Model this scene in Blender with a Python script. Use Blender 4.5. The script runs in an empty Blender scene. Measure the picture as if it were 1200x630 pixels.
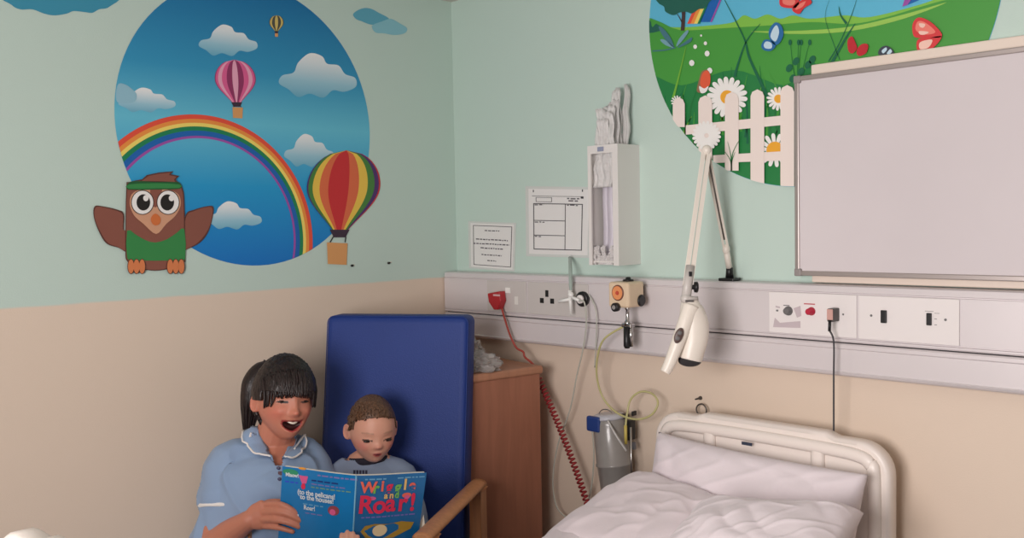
import bpy, bmesh, math, random
from mathutils import Vector, Matrix, noise
from mathutils.geometry import tessellate_polygon
from mathutils.bvhtree import BVHTree
V = Vector
random.seed(7)
SC = bpy.context.scene
COL = SC.collection

# ------------------------------------------------------------------ camera
CP = V((2.4914, -2.2395, 1.5)); FW = V((-0.7025, 0.7100, -0.0487)).normalized()
RT = V((0.7114, 0.7025, -0.0191)); RT = (RT - FW*RT.dot(FW)).normalized(); UP = RT.cross(FW)
FPX = 1100.0
cam_d = bpy.data.cameras.new('camera'); cam = bpy.data.objects.new('camera', cam_d); COL.objects.link(cam)
cam_d.sensor_width = 36; cam_d.lens = FPX*36/1200; cam_d.clip_start = .02
M = Matrix((RT, UP, -FW)).transposed().to_4x4(); M.translation = CP; cam.matrix_world = M
SC.camera = cam
# ------------------------------------------------------------------ light
SC.view_settings.view_transform = 'Standard'; SC.view_settings.look = 'None'
SC.view_settings.exposure = 0.0; SC.view_settings.gamma = 1; SC.view_settings.use_curve_mapping = False
world = bpy.data.worlds.new('world'); SC.world = world; world.use_nodes = True
world.node_tree.nodes['Background'].inputs[0].default_value = (.75, .85, 1, 1)
world.node_tree.nodes['Background'].inputs[1].default_value = 1.0
RX, RY, RZ = 4.6, -3.0, 2.28      # room extents
def area(name, loc, target, sx, sy, power, col):
    l = bpy.data.lights.new(name, 'AREA'); l.shape = 'RECTANGLE'; l.size = sx; l.size_y = sy; l.energy = power; l.color = col
    o = bpy.data.objects.new(name, l); COL.objects.link(o); o.location = loc
    o.rotation_euler = (V(target)-V(loc)).to_track_quat('-Z', 'Y').to_euler(); return o
area('window_daylight', (1.95, RY+.02, 1.42), (1.95, 0, 1.42), 1.0, .9, 56, (1.0, .93, .91))

# ------------------------------------------------------------------ helpers
def ray(x, y): return FW + RT*((x-600)/FPX) - UP*((y-315)/FPX)
def W(x, y, t): return CP + ray(x, y)*t                     # a point at distance t into the room
def HW(x, y, off=0):                                        # a point on / in front of the head wall (plane y = -off)
    d = ray(x, y); return CP + d*((-off-CP.y)/d.y)
def LW(x, y, off=0):                                        # a point on / in front of the left wall (plane x = off)
    d = ray(x, y); return CP + d*((off-CP.x)/d.x)
def PX(p):
    d = V(p)-CP; z = d.dot(FW); return (600+FPX*d.dot(RT)/z, 315-FPX*d.dot(UP)/z)
def lin(c):
    c = [v/255 for v in c]; return tuple(v/12.92 if v <= .04045 else ((v+.055)/1.055)**2.4 for v in c)+(1,)
MATS = {}
def mat(name, rgb, rough=.6, metal=0, bump=0, bscale=80, var=0, vscale=6, coat=0, trans=0, alpha=1, sheen=0, sss=0, emit=0):
    if name in MATS: return MATS[name]
    m = bpy.data.materials.new(name); m.use_nodes = True; nt = m.node_tree; b = nt.nodes['Principled BSDF']
    c = lin(rgb); b.inputs['Base Color'].default_value = c; b.inputs['Roughness'].default_value = rough
    b.inputs['Metallic'].default_value = metal; b.inputs['Coat Weight'].default_value = coat
    b.inputs['Transmission Weight'].default_value = trans; b.inputs['Alpha'].default_value = alpha
    b.inputs['Sheen Weight'].default_value = sheen
    if sss: b.inputs['Subsurface Weight'].default_value = sss; b.inputs['Subsurface Scale'].default_value = .006
    tc = nt.nodes.new('ShaderNodeTexCoord')
    if var:
        n = nt.nodes.new('ShaderNodeTexNoise'); n.inputs['Scale'].default_value = vscale; n.inputs['Detail'].default_value = 5
        nt.links.new(tc.outputs['Object'], n.inputs['Vector'])
        r = nt.nodes.new('ShaderNodeValToRGB'); r.color_ramp.elements[0].position = .3; r.color_ramp.elements[1].position = .7
        r.color_ramp.elements[0].color = tuple(v*(1-var) for v in c[:3])+(1,); r.color_ramp.elements[1].color = tuple(min(1, v*(1+var)) for v in c[:3])+(1,)
        nt.links.new(n.outputs['Fac'], r.inputs['Fac']); nt.links.new(r.outputs['Color'], b.inputs['Base Color'])
    if bump:
        n = nt.nodes.new('ShaderNodeTexNoise'); n.inputs['Scale'].default_value = bscale; n.inputs['Detail'].default_value = 4
        nt.links.new(tc.outputs['Object'], n.inputs['Vector'])
        bp = nt.nodes.new('ShaderNodeBump'); bp.inputs['Strength'].default_value = bump; bp.inputs['Distance'].default_value = .01
        nt.links.new(n.outputs['Fac'], bp.inputs['Height']); nt.links.new(bp.outputs['Normal'], b.inputs['Normal'])
    MATS[name] = m; return m
def zgrad(name, stops, rough=.5, z0=0, z1=1):               # a printed gradient fixed to height on the wall
    m = mat(name, (128, 128, 128), rough); nt = m.node_tree; b = nt.nodes['Principled BSDF']
    g = nt.nodes.new('ShaderNodeNewGeometry'); s = nt.nodes.new('ShaderNodeSeparateXYZ'); mr = nt.nodes.new('ShaderNodeMapRange')
    nt.links.new(g.outputs['Position'], s.inputs[0]); nt.links.new(s.outputs['Z'], mr.inputs[0])
    mr.inputs[1].default_value = z0; mr.inputs[2].default_value = z1
    r = nt.nodes.new('ShaderNodeValToRGB'); e = r.color_ramp.elements
    while len(e) < len(stops): e.new(.5)
    for k, (p, c) in enumerate(stops): e[k].position = p; e[k].color = lin(c)
    nt.links.new(mr.outputs[0], r.inputs[0]); nt.links.new(r.outputs[0], b.inputs['Base Color']); return m
def attrmat(name, rough=.5, sss=0, sheen=0, bump=0, bscale=200):
    m = mat(name, (200, 150, 130), rough, sss=sss, sheen=sheen, bump=bump, bscale=bscale); nt = m.node_tree
    a = nt.nodes.new('ShaderNodeAttribute'); a.attribute_name = 'pigment'
    nt.links.new(a.outputs['Color'], nt.nodes['Principled BSDF'].inputs['Base Color']); return m

def empty(name, loc, label, cat, group=None):
    o = bpy.data.objects.new(name, None); COL.objects.link(o); o.location = loc; o.empty_display_size = .05
    o['label'] = label; o['category'] = cat
    if group: o['group'] = group
    return o
def par(o, p):
    if p is not None:
        o.parent = p
        L = p.location if p.type == 'EMPTY' else V((0, 0, 0))
        o.matrix_parent_inverse = Matrix.Translation(-L)
def link(name, me, parent=None, label=None, cat=None, group=None, kind=None):
    o = bpy.data.objects.new(name, me); COL.objects.link(o); par(o, parent)
    if label: o['label'] = label
    if cat: o['category'] = cat
    if group: o['group'] = group
    if kind: o['kind'] = kind
    return o
def catmull(P, n=8, closed=False):
    P = [V(p) for p in P]; N = len(P); out = []
    rng = range(N if closed else N-1)
    for i in rng:
        if closed: a, b, c, d = P[i-1], P[i], P[(i+1) % N], P[(i+2) % N]
        else: a, b, c, d = P[max(i-1, 0)], P[i], P[i+1], P[min(i+2, N-1)]
        for k in range(n):
            t = k/n
            out.append(.5*((2*b)+(c-a)*t+(2*a-5*b+4*c-d)*t*t+(3*b-a-3*c+d)*t**3))
    if not closed: out.append(P[-1])
    return out

class MB:
    """collects shapes into one bmesh"""
    def __init__(s): s.bm = bmesh.new(); s.mats = []
    def mi(s, m):
        if m is None: return 0
        if m not in s.mats: s.mats.append(m)
        return s.mats.index(m)
    def box(s, c, size, axes=None, m=None, bev=0, seg=2):
        r = bmesh.ops.create_cube(s.bm, size=1); vs = r['verts']
        A = axes or (V((1, 0, 0)), V((0, 1, 0)), V((0, 0, 1)))
        fs = set(f for v in vs for f in v.link_faces)
        for v in vs: v.co = V(c)+A[0]*(v.co.x*size[0])+A[1]*(v.co.y*size[1])+A[2]*(v.co.z*size[2])
        mi = s.mi(m)
        for f in fs: f.material_index = mi
        if bev:
            es = list(set(e for f in fs for e in f.edges))
            r = bmesh.ops.bevel(s.bm, geom=es, offset=bev, segments=seg, affect='EDGES', profile=.5)
            for f in r['faces']: f.material_index = mi
        return s
    def tube(s, P, r, seg=10, m=None, smooth=0, closed=False, flat=None):
        P = catmull(P, smooth, closed) if smooth else [V(p) for p in P]
        n = len(P); rr = r if callable(r) else (lambda t: r)
        T = [((P[(i+1) % n] if closed or i < n-1 else P[i])-(P[i-1] if closed or i > 0 else P[i])).normalized() for i in range(n)]
        up = V((0, 0, 1)) if abs(T[0].z) < .9 else V((0, 1, 0))
        if flat: up = V(flat)
        N = (up-T[0]*up.dot(T[0])).normalized(); rings = []; mi = s.mi(m)
        for i in range(n):
            N = (N-T[i]*N.dot(T[i])).normalized(); B = T[i].cross(N); q = rr(i/max(1, n-1))
            qa, qb = q if isinstance(q, (tuple, list)) else (q, q)
            rings.append([s.bm.verts.new(P[i]+N*math.cos(a)*qa+B*math.sin(a)*qb) for a in [2*math.pi*k/seg for k in range(seg)]])
        for i in range(n if closed else n-1):
            a, b = rings[i], rings[(i+1) % n]
            for k in range(seg):
                f = s.bm.faces.new((a[k], a[(k+1) % seg], b[(k+1) % seg], b[k])); f.material_index = mi; f.smooth = True
        if not closed:
            for rg, fl in ((rings[0], True), (rings[-1], False)):
                f = s.bm.faces.new(rg[::-1] if fl else rg); f.material_index = mi
        return s
    def capsule(s, P, R, seg=16, ref=(0, 0, 1), sub=3):
        """closed rounded limb through P with radii R (number or (a,b)); a is along ref"""
        P = [V(p) for p in P]; R = [(q, q) if not isinstance(q, (tuple, list)) else q for q in R]
        # resample smooth
        Q = catmull(P, sub) if len(P) > 1 else P
        RR = []
        for i in range(len(Q)):
            t = i/sub; k = min(int(t), len(R)-2); f = t-k; f = f*f*(3-2*f)
            RR.append((R[k][0]*(1-f)+R[k+1][0]*f, R[k][1]*(1-f)+R[k+1][1]*f))
        T = [(Q[min(i+1, len(Q)-1)]-Q[max(i-1, 0)]).normalized() for i in range(len(Q))]
        caps0 = []; caps1 = []
        for a in (80, 60, 40, 20):
            a = math.radians(a)
            caps0.append((Q[0]-T[0]*min(RR[0])*math.sin(a), (RR[0][0]*math.cos(a), RR[0][1]*math.cos(a)), T[0]))
            caps1.append((Q[-1]+T[-1]*min(RR[-1])*math.sin(a), (RR[-1][0]*math.cos(a), RR[-1][1]*math.cos(a)), T[-1]))
        seq = caps0+list(zip(Q, RR, T))+caps1[::-1]
        N = V(ref); rings = []
        for p, q, t in seq:
            N = (N-t*N.dot(t)).normalized(); B = t.cross(N)
            rings.append([s.bm.verts.new(p+N*math.cos(a)*q[0]+B*math.sin(a)*q[1]) for a in [2*math.pi*k/seg for k in range(seg)]])
        for a, b in zip(rings, rings[1:]):
            for k in range(seg):
                f = s.bm.faces.new((a[k], a[(k+1) % seg], b[(k+1) % seg], b[k])); f.smooth = True
        s.bm.faces.new(rings[0][::-1]); s.bm.faces.new(rings[-1])
        return s
    def ball(s, c, r, axes=None, m=None, u=20, v=14):
        rs = r if isinstance(r, (tuple, list)) else (r, r, r); A = axes or (V((1, 0, 0)), V((0, 1, 0)), V((0, 0, 1)))
        q = bmesh.ops.create_uvsphere(s.bm, u_segments=u, v_segments=v, radius=1); mi = s.mi(m)
        for vt in q['verts']:
            vt.co = V(c)+A[0]*(vt.co.x*rs[0])+A[1]*(vt.co.y*rs[1])+A[2]*(vt.co.z*rs[2])
        for f in set(f for vt in q['verts'] for f in vt.link_faces): f.material_index = mi; f.smooth = True
        return s
    def lathe(s, base, axis, prof, seg=24, m=None, sq=(1, 1), ref=None):
        ax = V(axis).normalized(); N = V(ref) if ref else (V((0, 0, 1)) if abs(ax.z) < .9 else V((1, 0, 0)))
        N = (N-ax*N.dot(ax)).normalized(); B = ax.cross(N); mi = s.mi(m); rings = []
        for h, r in prof:
            rings.append([s.bm.verts.new(V(base)+ax*h+N*math.cos(a)*r*sq[0]+B*math.sin(a)*r*sq[1]) for a in [2*math.pi*k/seg for k in range(seg)]])
        for a, b in zip(rings, rings[1:]):
            for k in range(seg):
                f = s.bm.faces.new((a[k], a[(k+1) % seg], b[(k+1) % seg], b[k])); f.material_index = mi; f.smooth = True
        f = s.bm.faces.new(rings[0][::-1]); f.material_index = mi; f = s.bm.faces.new(rings[-1]); f.material_index = mi
        return s
    def prism(s, pts, vec, m=None):
        """polygon pts (3-D) extruded by vec"""
        mi = s.mi(m); pts = [V(p) for p in pts]; vec = V(vec)
        a = [s.bm.verts.new(p) for p in pts]; b = [s.bm.verts.new(p+vec) for p in pts]; n = len(pts)
        for k in range(n):
            f = s.bm.faces.new((a[k], a[(k+1) % n], b[(k+1) % n], b[k])); f.material_index = mi
        for t in tessellate_polygon([pts]):
            f = s.bm.faces.new([a[i] for i in t]); f.material_index = mi
            f = s.bm.faces.new([b[i] for i in t][::-1]); f.material_index = mi
        return s
    def poly(s, pts, m=None):
        mi = s.mi(m); pts = [V(p) for p in pts]; a = [s.bm.verts.new(p) for p in pts]
        for t in tessellate_polygon([pts]):
            try: f = s.bm.faces.new([a[i] for i in t]); f.material_index = mi
            except ValueError: pass
        return s
    def grid(s, fn, nu, nv, m=None, closed_u=False):
        mi = s.mi(m); g = [[s.bm.verts.new(fn(i/nu, j/nv)) for j in range(nv+1)] for i in range(nu+1)]
        for i in range(nu):
            for j in range(nv):
                f = s.bm.faces.new((g[i][j], g[i+1][j], g[i+1][j+1], g[i][j+1])); f.material_index = mi; f.smooth = True
        return s
    def mesh(s, name='m'):
        bmesh.ops.recalc_face_normals(s.bm, faces=s.bm.faces[:])
        me = bpy.data.meshes.new(name); s.bm.to_mesh(me); s.bm.free(); return me
    def build(s, name, m=None, parent=None, smooth=False, recalc=True, **kw):
        if recalc: bmesh.ops.recalc_face_normals(s.bm, faces=s.bm.faces[:])
        me = bpy.data.meshes.new(name); s.bm.to_mesh(me); s.bm.free()
        if s.mats: 
            for q in s.mats: me.materials.append(q)
        elif m: me.materials.append(m)
        if smooth:
            for p in me.polygons: p.use_smooth = True
        return link(name, me, parent, **kw)

def remeshed(mb, voxel, smooth_it=3, factor=.5):
    me = mb.mesh('tmp'); o = bpy.data.objects.new('tmp', me); COL.objects.link(o)
    r = o.modifiers.new('r', 'REMESH'); r.mode = 'VOXEL'; r.voxel_size = voxel; r.use_smooth_shade = True
    if smooth_it:
        q = o.modifiers.new('s', 'SMOOTH'); q.iterations = smooth_it; q.factor = factor
    dg = bpy.context.evaluated_depsgraph_get(); dg.update(); ev = o.evaluated_get(dg)
    out = bpy.data.meshes.new_from_object(ev); bpy.data.objects.remove(o); 
    for p in out.polygons: p.use_smooth = True
    return out
def pigment(me, fn):
    a = me.color_attributes.new('pigment', 'FLOAT_COLOR', 'POINT')
    for i, v in enumerate(me.vertices):
        c = fn(v.co); a.data[i].color = (c[0], c[1], c[2], 1)
def text_mesh(body, size, m, parent, origin, xd, yd, name, align='LEFT', bold=0, label=None):
    cu = bpy.data.curves.new('t', 'FONT'); cu.body = body; cu.size = size; cu.align_x = align; cu.offset = bold; cu.extrude = .0003
    o = bpy.data.objects.new('t', cu); COL.objects.link(o)
    dg = bpy.context.evaluated_depsgraph_get(); dg.update(); me = bpy.data.meshes.new_from_object(o.evaluated_get(dg)); bpy.data.objects.remove(o)
    xd = V(xd).normalized(); yd = V(yd); yd = (yd-xd*yd.dot(xd)).normalized(); zd = xd.cross(yd)
    me.transform(Matrix((xd, yd, zd)).transposed().to_4x4()); me.transform(Matrix.Translation(origin))
    me.materials.clear(); me.materials.append(m)
    return link(name, me, parent, label=label)

# ------------------------------------------------------------------ room
BORDER = 1.315
def wallmat(name, lo, hi):
    m = mat(name, (200, 200, 200), .55, bump=.06, bscale=260); nt = m.node_tree; b = nt.nodes['Principled BSDF']
    g = nt.nodes.new('ShaderNodeNewGeometry'); s = nt.nodes.new('ShaderNodeSeparateXYZ'); nt.links.new(g.outputs['Position'], s.inputs[0])
    n = nt.nodes.new('ShaderNodeTexNoise'); n.inputs['Scale'].default_value = 9
    nt.links.new(g.outputs['Position'], n.inputs['Vector'])
    ma = nt.nodes.new('ShaderNodeMath'); ma.operation = 'MULTIPLY_ADD'; nt.links.new(n.outputs['Fac'], ma.inputs[0]); ma.inputs[1].default_value = .006; nt.links.new(s.outputs['Z'], ma.inputs[2])
    mr = nt.nodes.new('ShaderNodeMapRange'); nt.links.new(ma.outputs[0], mr.inputs[0]); mr.inputs[1].default_value = BORDER; mr.inputs[2].default_value = BORDER+.006
    mx = nt.nodes.new('ShaderNodeMix'); mx.data_type = 'RGBA'; nt.links.new(mr.outputs[0], mx.inputs[0])
    mx.inputs[6].default_value = lin(lo); mx.inputs[7].default_value = lin(hi); nt.links.new(mx.outputs[2], b.inputs['Base Color']); return m
wm = wallmat('two_tone_wall_paint', (230, 211, 192), (199, 220, 210))
def struct(name, mb, m): return mb.build(name, m, None, kind='structure')
struct('floor', MB().box((RX/2, RY/2, -.05), (RX+.4, -RY+.4, .1)), mat('vinyl_floor', (88, 84, 88), .35, var=.06, vscale=30))
struct('ceiling', MB().box((RX/2, RY/2, RZ+.05), (RX+.4, -RY+.4, .1)), mat('ceiling_paint', (214, 206, 198), .8, bump=.1))
struct('wall_left', MB().box((-.1, RY/2, RZ/2), (.2, -RY, RZ)), wm)
struct('wall_head', MB().box((RX/2, .1, RZ/2), (RX+.4, .2, RZ)), wm)
struct('wall_right', MB().box((RX+.1, RY/2, RZ/2), (.2, -RY, RZ)), mat('far_wall_darkened', (118, 118, 114), .7))  # unseen right and back walls toned darker than the room's paint to cut bounce light
wb = MB()
x0, x1, z0, z1 = 1.37, 2.53, .88, 1.98
for a, b, c, d in ((0, x0, 0, RZ), (x1, RX, 0, RZ), (x0, x1, 0, z0), (x0, x1, z1, RZ)):
    wb.box(((a+b)/2, RY-.1, (c+d)/2), (b-a, .2, d-c))
struct('wall_back', wb, MATS['far_wall_darkened'])
wf = MB()
for a, b, c, d in ((x0, x1, z0, z0+.05), (x0, x1, z1-.05, z1), (x0, x0+.05, z0, z1), (x1-.05, x1, z0, z1), (x0+.05, x1-.05, z0+.30, z0+.34)):
    wf.box(((a+b)/2, RY-.12, (c+d)/2), (b-a, .06, d-c), bev=.006)
struct('window_1', wf, mat('window_frame_white', (235, 235, 232), .4))
skirt = mat('skirting_vinyl', (120, 120, 124), .5)
struct('baseboard_left', MB().box((.008, RY/2, .05), (.014, -RY-.04, .1)), skirt)
struct('baseboard_head', MB().box((RX/2+.01, -.008, .05), (RX-.04, .014, .1)), skirt)

# ------------------------------------------------------------------ wall decals, left wall
class Decal:
    def __init__(s, wall): s.mb = MB(); s.wall = wall
    def p(s, pts, m, layer=0, smooth=0):
        P = [V((a, b, 0)) for a, b in pts]
        if smooth: P = catmull(P, smooth, True)
        o = .0008+.0005*layer
        s.mb.poly([s.wall(q.x, q.y, o) for q in P], m); return s
    def stroke(s, pts, w, m, layer=0, smooth=6, taper=False):
        P = [V((a, b, 0)) for a, b in pts]
        if smooth: P = catmull(P, smooth)
        L = []; R = []
        for i, q in enumerate(P):
            t = (P[min(i+1, len(P)-1)]-P[max(i-1, 0)]).normalized(); n = V((-t.y, t.x, 0))
            k = w*(1-i/(len(P)-1))+.15 if taper else w
            L.append(q+n*k/2); R.append(q-n*k/2)
        o = .0008+.0005*layer
        for a in range(len(P)-1):
            s.mb.poly([s.wall(v.x, v.y, o) for v in (L[a], L[a+1], R[a+1], R[a])], m)
        return s
    def build(s, name, parent=None, **kw): return s.mb.build(name, None, parent, recalc=False, **kw)
def ell(cx, cy, rx, ry, n=28, a0=0, rot=0):
    c, s_ = math.cos(rot), math.sin(rot)
    return [(cx+rx*math.cos(t)*c-ry*math.sin(t)*s_, cy+rx*math.cos(t)*s_+ry*math.sin(t)*c) for t in [2*math.pi*k/n for k in range(n)]]
def P_(n, c, r=.45): return mat('print_'+n, c, r)
white = P_('white', (245, 243, 240)); black = P_('black', (28, 24, 24))

# circle of sky
CYm, CZm, CR = -.785, 1.804, .415
def wcirc(r, cy=CYm, cz=CZm, n=96): return [(cy+r*math.cos(2*math.pi*k/n), cz+r*math.sin(2*math.pi*k/n)) for k in range(n)]
sky = empty('sky_mural', (0, CYm, CZm), 'large round blue sky mural with rainbow and clouds on the left wall', 'mural')
skym = zgrad('print_sky', [(0, (4, 116, 200)), (.28, (30, 156, 212)), (.5, (104, 196, 222)), (.68, (50, 152, 196)), (1, (4, 108, 166))], z0=CZm-CR, z1=CZm+CR)
MB().poly([(.0008, a, b) for a, b in wcirc(CR)], skym).build('sky_disc', None, sky, recalc=False)
# rainbow: rings about a point on the wall, clipped to the disc
RB = [('red', (232, 82, 60)), ('orange', (240, 150, 66)), ('yellow', (248, 222, 110)), ('green', (24, 132, 84)), ('blue', (20, 100, 180)), ('violet', (160, 80, 170))]
def ringpts(k): # outline radius for band boundary k at angle
    return k
rb = MB()
pin = LW(245, 300); pt = LW(245, 135); pr = LW(370, 290)
# centre on the wall chosen from three points of the outer arc
def circ3(a, b, c):
    (x1_, y1_), (x2_, y2_), (x3_, y3_) = a, b, c
    d = 2*(x1_*(y2_-y3_)+x2_*(y3_-y1_)+x3_*(y1_-y2_))
    ux = ((x1_**2+y1_**2)*(y2_-y3_)+(x2_**2+y2_**2)*(y3_-y1_)+(x3_**2+y3_**2)*(y1_-y2_))/d
    uy = ((x1_**2+y1_**2)*(x3_-x2_)+(x2_**2+y2_**2)*(x1_-x3_)+(x3_**2+y3_**2)*(x2_-x1_))/d
    return ux, uy, math.hypot(x1_-ux, y1_-uy)
def yz(x, y): q = LW(x, y); return (q.y, q.z)
oc = circ3(yz(138, 166), yz(225, 134), yz(366, 290)); ic = circ3(yz(152, 197), yz(226, 162), yz(343, 298))
fr = [0, .19, .35, .5, .68, .9, 1]
N = 360
for k, (n_, c_) in enumerate(RB):
    q = P_('rainbow_'+n_, c_)
    for i in range(N):
        a, b = math.pi*(-.12+1.24*i/N), math.pi*(-.12+1.24*(i+1)/N)
        quad = []
        for ang, f in ((a, fr[k]), (b, fr[k]), (b, fr[k+1]), (a, fr[k+1])):
            po = V((oc[0]+oc[2]*math.cos(ang), oc[1]+oc[2]*math.sin(ang))); pi_ = V((ic[0]+ic[2]*math.cos(ang), ic[1]+ic[2]*math.sin(ang)))
            quad.append(po.lerp(pi_, f))
        cen = sum(quad, V((0, 0)))/4
        if (cen-V((CYm, CZm))).length < CR+.004:
            O_ = V((CYm, CZm)); quad = [O_+(v-O_).normalized()*min((v-O_).length, CR-.0005) for v in quad]
            rb.poly([(.0014, v.x, v.y) for v in quad], q)
rb.build('rainbow', None, sky, recalc=False)
cl_out = [(-1, .35), (-.92, .02), (-.62, -.12), (-.5, -.55), (-.2, -.95), (.12, -.82), (.25, -.5), (.55, -.42), (.72, -.05), (.98, .12), (1, .5), (.7, .72), (.4, .66), (.15, .98), (-.2, .8), (-.5, .95), (-.75, .62)]
def cloud(wall, cx, cy, rx, ry, parent, name='cloud', m=None, layer=1, **kw):
    q = wall(cx, cy); top = wall(cx, cy-ry).z; bot = wall(cx, cy+ry).z
    m = m or zgrad('print_cloud_%d' % cx, [(0, (110, 178, 205)), (.35, (160, 205, 222)), (.75, (226, 236, 240)), (1, (246, 246, 244))], z0=bot, z1=top)
    d = Decal(wall); d.p([(cx+a*rx, cy+b*ry) for a, b in cl_out], m, layer, 6)
    return d.build(name, parent, **kw)
for cx, cy, rx, ry, lb in ((267, 47, 34, 19, 'small white cloud near the top of the mural'), (372, 88, 45, 27, 'widest white cloud, right of the pink balloon'), (172, 117, 33, 15, 'white cloud at the left edge of the mural'), (362, 176, 29, 20, 'white cloud behind the large balloon'), (273, 252, 33, 17, 'low white cloud beside the wing of the owl')):
    cloud(LW, cx, cy, rx, ry, sky, label=lb)
cl = Decal(LW); cl.p([(139, 98), (147, 99), (153, 103), (160, 110), (158, 119), (146, 121), (137, 119), (136, 108)], P_('cloud_blue', (150, 196, 214)), 3, 3).build('cloud', sky)
# hot air balloons
def balloon(wall, cx, top, bot, w, cols, basket, bc, layer, parent, name, tilt=0, **kw):
    d = Decal(wall); H = bot-top
    hw = lambda v: w*(math.sqrt(max(0, 1-((v-.42)/.42)**2)) if v < .42 else (.13+.87*(math.cos((v-.42)/.58*math.pi)*.5+.5)**.72))
    n = len(cols); vs = [i/24 for i in range(25)]
    X = lambda a, v: (cx+hw(v)*math.sin(a*math.pi/2)+tilt*(v-.5), top+H*v)
    for k, c in enumerate(cols):
        a, b = -1+2*k/n, -1+2*(k+1)/n
        d.p([X(a, v) for v in vs]+[X(b, v) for v in vs[::-1]], c, layer)
    kx = cx+tilt*.5
    d.p([(kx-w*.27, bot-H*.08), (kx+w*.27, bot-H*.08), (kx+w*.16, bot+1), (kx-w*.16, bot+1)], P_('balloon_collar', (60, 40, 60)), layer+1)
    for sx in (-1, 1): d.stroke([(kx+sx*w*.17, bot), (kx+tilt*.3+sx*basket*.4, bc-basket*.6)], max(.6, w*.03), black, layer, 0)
    bx = kx+tilt*.35
    d.p([(bx-basket*.55, bc-basket*.6), (bx+basket*.55, bc-basket*.55), (bx+basket*.5, bc+basket*.6), (bx-basket*.5, bc+basket*.55)], P_('wicker', (222, 160, 100)), layer+1)
    return d.build(name, parent, **kw)
pk = P_('pink', (226, 96, 150)); pl = P_('pale_pink', (238, 170, 196)); pu = P_('plum', (150, 50, 100))
balloon(LW, 276, 70, 124, 24, [pu, pk, pl, pk, pu, pl, pu, pk, pl, pk, pu], 11, 132, 2, sky, 'balloon', 3, label='pink striped hot air balloon')
ye = P_('straw', (214, 190, 110)); dk = P_('olive', (80, 80, 70))
balloon(LW, 324, 18, 38, 8.5, [dk, ye, dk, ye, dk, ye, dk], 3.5, 41, 2, sky, 'balloon', 0, label='tiny straw and grey hot air balloon')
g_ = P_('leaf', (70, 130, 60)); o_ = P_('amber', (236, 160, 60)); r_ = P_('scarlet', (206, 44, 50)); y_ = P_('sun', (240, 200, 80)); v_ = P_('violet_deep', (80, 44, 110)); c_ = P_('coral', (226, 110, 70))
bb = balloon(LW, 402, 176, 277, 43, [v_, g_, y_, c_, r_, r_, c_, y_, g_, v_, r_], 22, 297, 4, None, 'balloon_decal', -8,
        label='large rainbow striped hot air balloon sticker overlapping right edge of the sky mural', cat='wall sticker')
# clouds outside the circle
cm = zgrad('print_cloud_dark', [(0, (60, 150, 180)), (1, (120, 190, 212))], z0=2.18, z1=2.3)
d = Decal(LW); d.p([(8, -6), (14, 6), (24, 11), (38, 11), (52, 16), (64, 18), (78, 16), (86, 13), (98, 14), (108, 15), (116, 11), (128, 8), (133, -6)], cm, 0, 5)
d.build('cloud_decal', label='blue cloud sticker at the top left, cut by the frame', cat='wall sticker', kind=None)
d = Decal(LW); cm2 = P_('cloud_teal', (96, 172, 196)); cm3 = P_('cloud_pale', (140, 198, 212))
d.p([(414, 16), (424, 10), (434, 10), (444, 15), (456, 22), (450, 27), (436, 29), (424, 25), (417, 22)], cm2, 0, 5)
d.p([(436, 30), (448, 25), (458, 22), (468, 27), (477, 33), (474, 39), (462, 41), (450, 39), (440, 38)], cm3, 1, 5)
d.build('cloud_decal', label='pair of small blue cloud stickers right of the sky mural near the corner', cat='wall sticker')
# owl
br = P_('owl_brown', (140, 84, 70)); bd = P_('owl_dark', (92, 52, 44)); tan = P_('owl_tan', (214, 160, 128)); grn = P_('owl_green', (52, 138, 72)); gd = P_('owl_green_dark', (24, 92, 48)); org = P_('owl_feet', (220, 130, 80)); bk = P_('owl_beak', (214, 116, 60))
d = Decal(LW)
Lw = [(112, 243), (122, 243), (137, 247), (144, 252), (144, 268), (148, 272), (148, 293), (138, 289), (126, 284), (117, 270), (111, 255)]
Rw = [(215, 272), (219, 252), (228, 247), (240, 243), (249, 244), (247, 260), (242, 272), (233, 283), (222, 290), (215, 291)]
d.p([(x+(-1.2 if x < 130 else 1), y+(-1.3 if y < 262 else 1.2)) for x, y in Lw], bd, 6, 4); d.p(Lw, br, 7, 4)
d.p([(x+(1.2 if x > 230 else -1), y+(-1.3 if y < 262 else 1.2)) for x, y in Rw], bd, 6, 4); d.p(Rw, br, 7, 4)
body = [(149, 222), (153, 214), (180, 210), (206, 213), (213, 222), (215, 240), (216, 300), (214, 306), (200, 313), (182, 316), (162, 313), (150, 305), (148, 290)]
d.p([(180+(x-180)*1.035, 262+(y-262)*1.02) for x, y in body], bd, 8, 4); d.p(body, br, 9, 4)
d.p([(149, 270), (158, 274), (170, 281), (182, 284), (196, 280), (208, 272), (216, 268), (217, 303), (205, 305), (160, 305), (149, 302)], grn, 11, 2)
d.p([(152, 238), (157, 225), (180, 220), (206, 225), (212, 238), (206, 252), (195, 262), (183, 274), (168, 262), (157, 252)], tan, 12, 4)
d.p([(176, 222), (190, 222), (186, 238), (182, 243), (178, 238)], br, 13, 2)
for cx in (167, 197):
    d.p(ell(cx, 237, 13.5, 14.5), black, 14); d.p(ell(cx, 237, 12.6, 13.6), white, 15); d.p(ell(cx+(1 if cx < 180 else -1), 237, 8, 9.5), black, 16); d.p(ell(cx+4, 232, 3.2, 3.6), white, 17)
d.p([(177, 255), (182, 250), (188, 255), (187, 262), (182, 264), (178, 261)], bk, 16, 3)
d.p([(150, 215), (158, 212), (182, 213), (206, 213), (211, 215), (211, 221), (182, 222), (150, 222)], gd, 14, 2); d.p([(151, 216), (182, 214.5), (210, 216), (210, 220), (182, 220.5), (151, 221)], grn, 15, 2)
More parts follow.
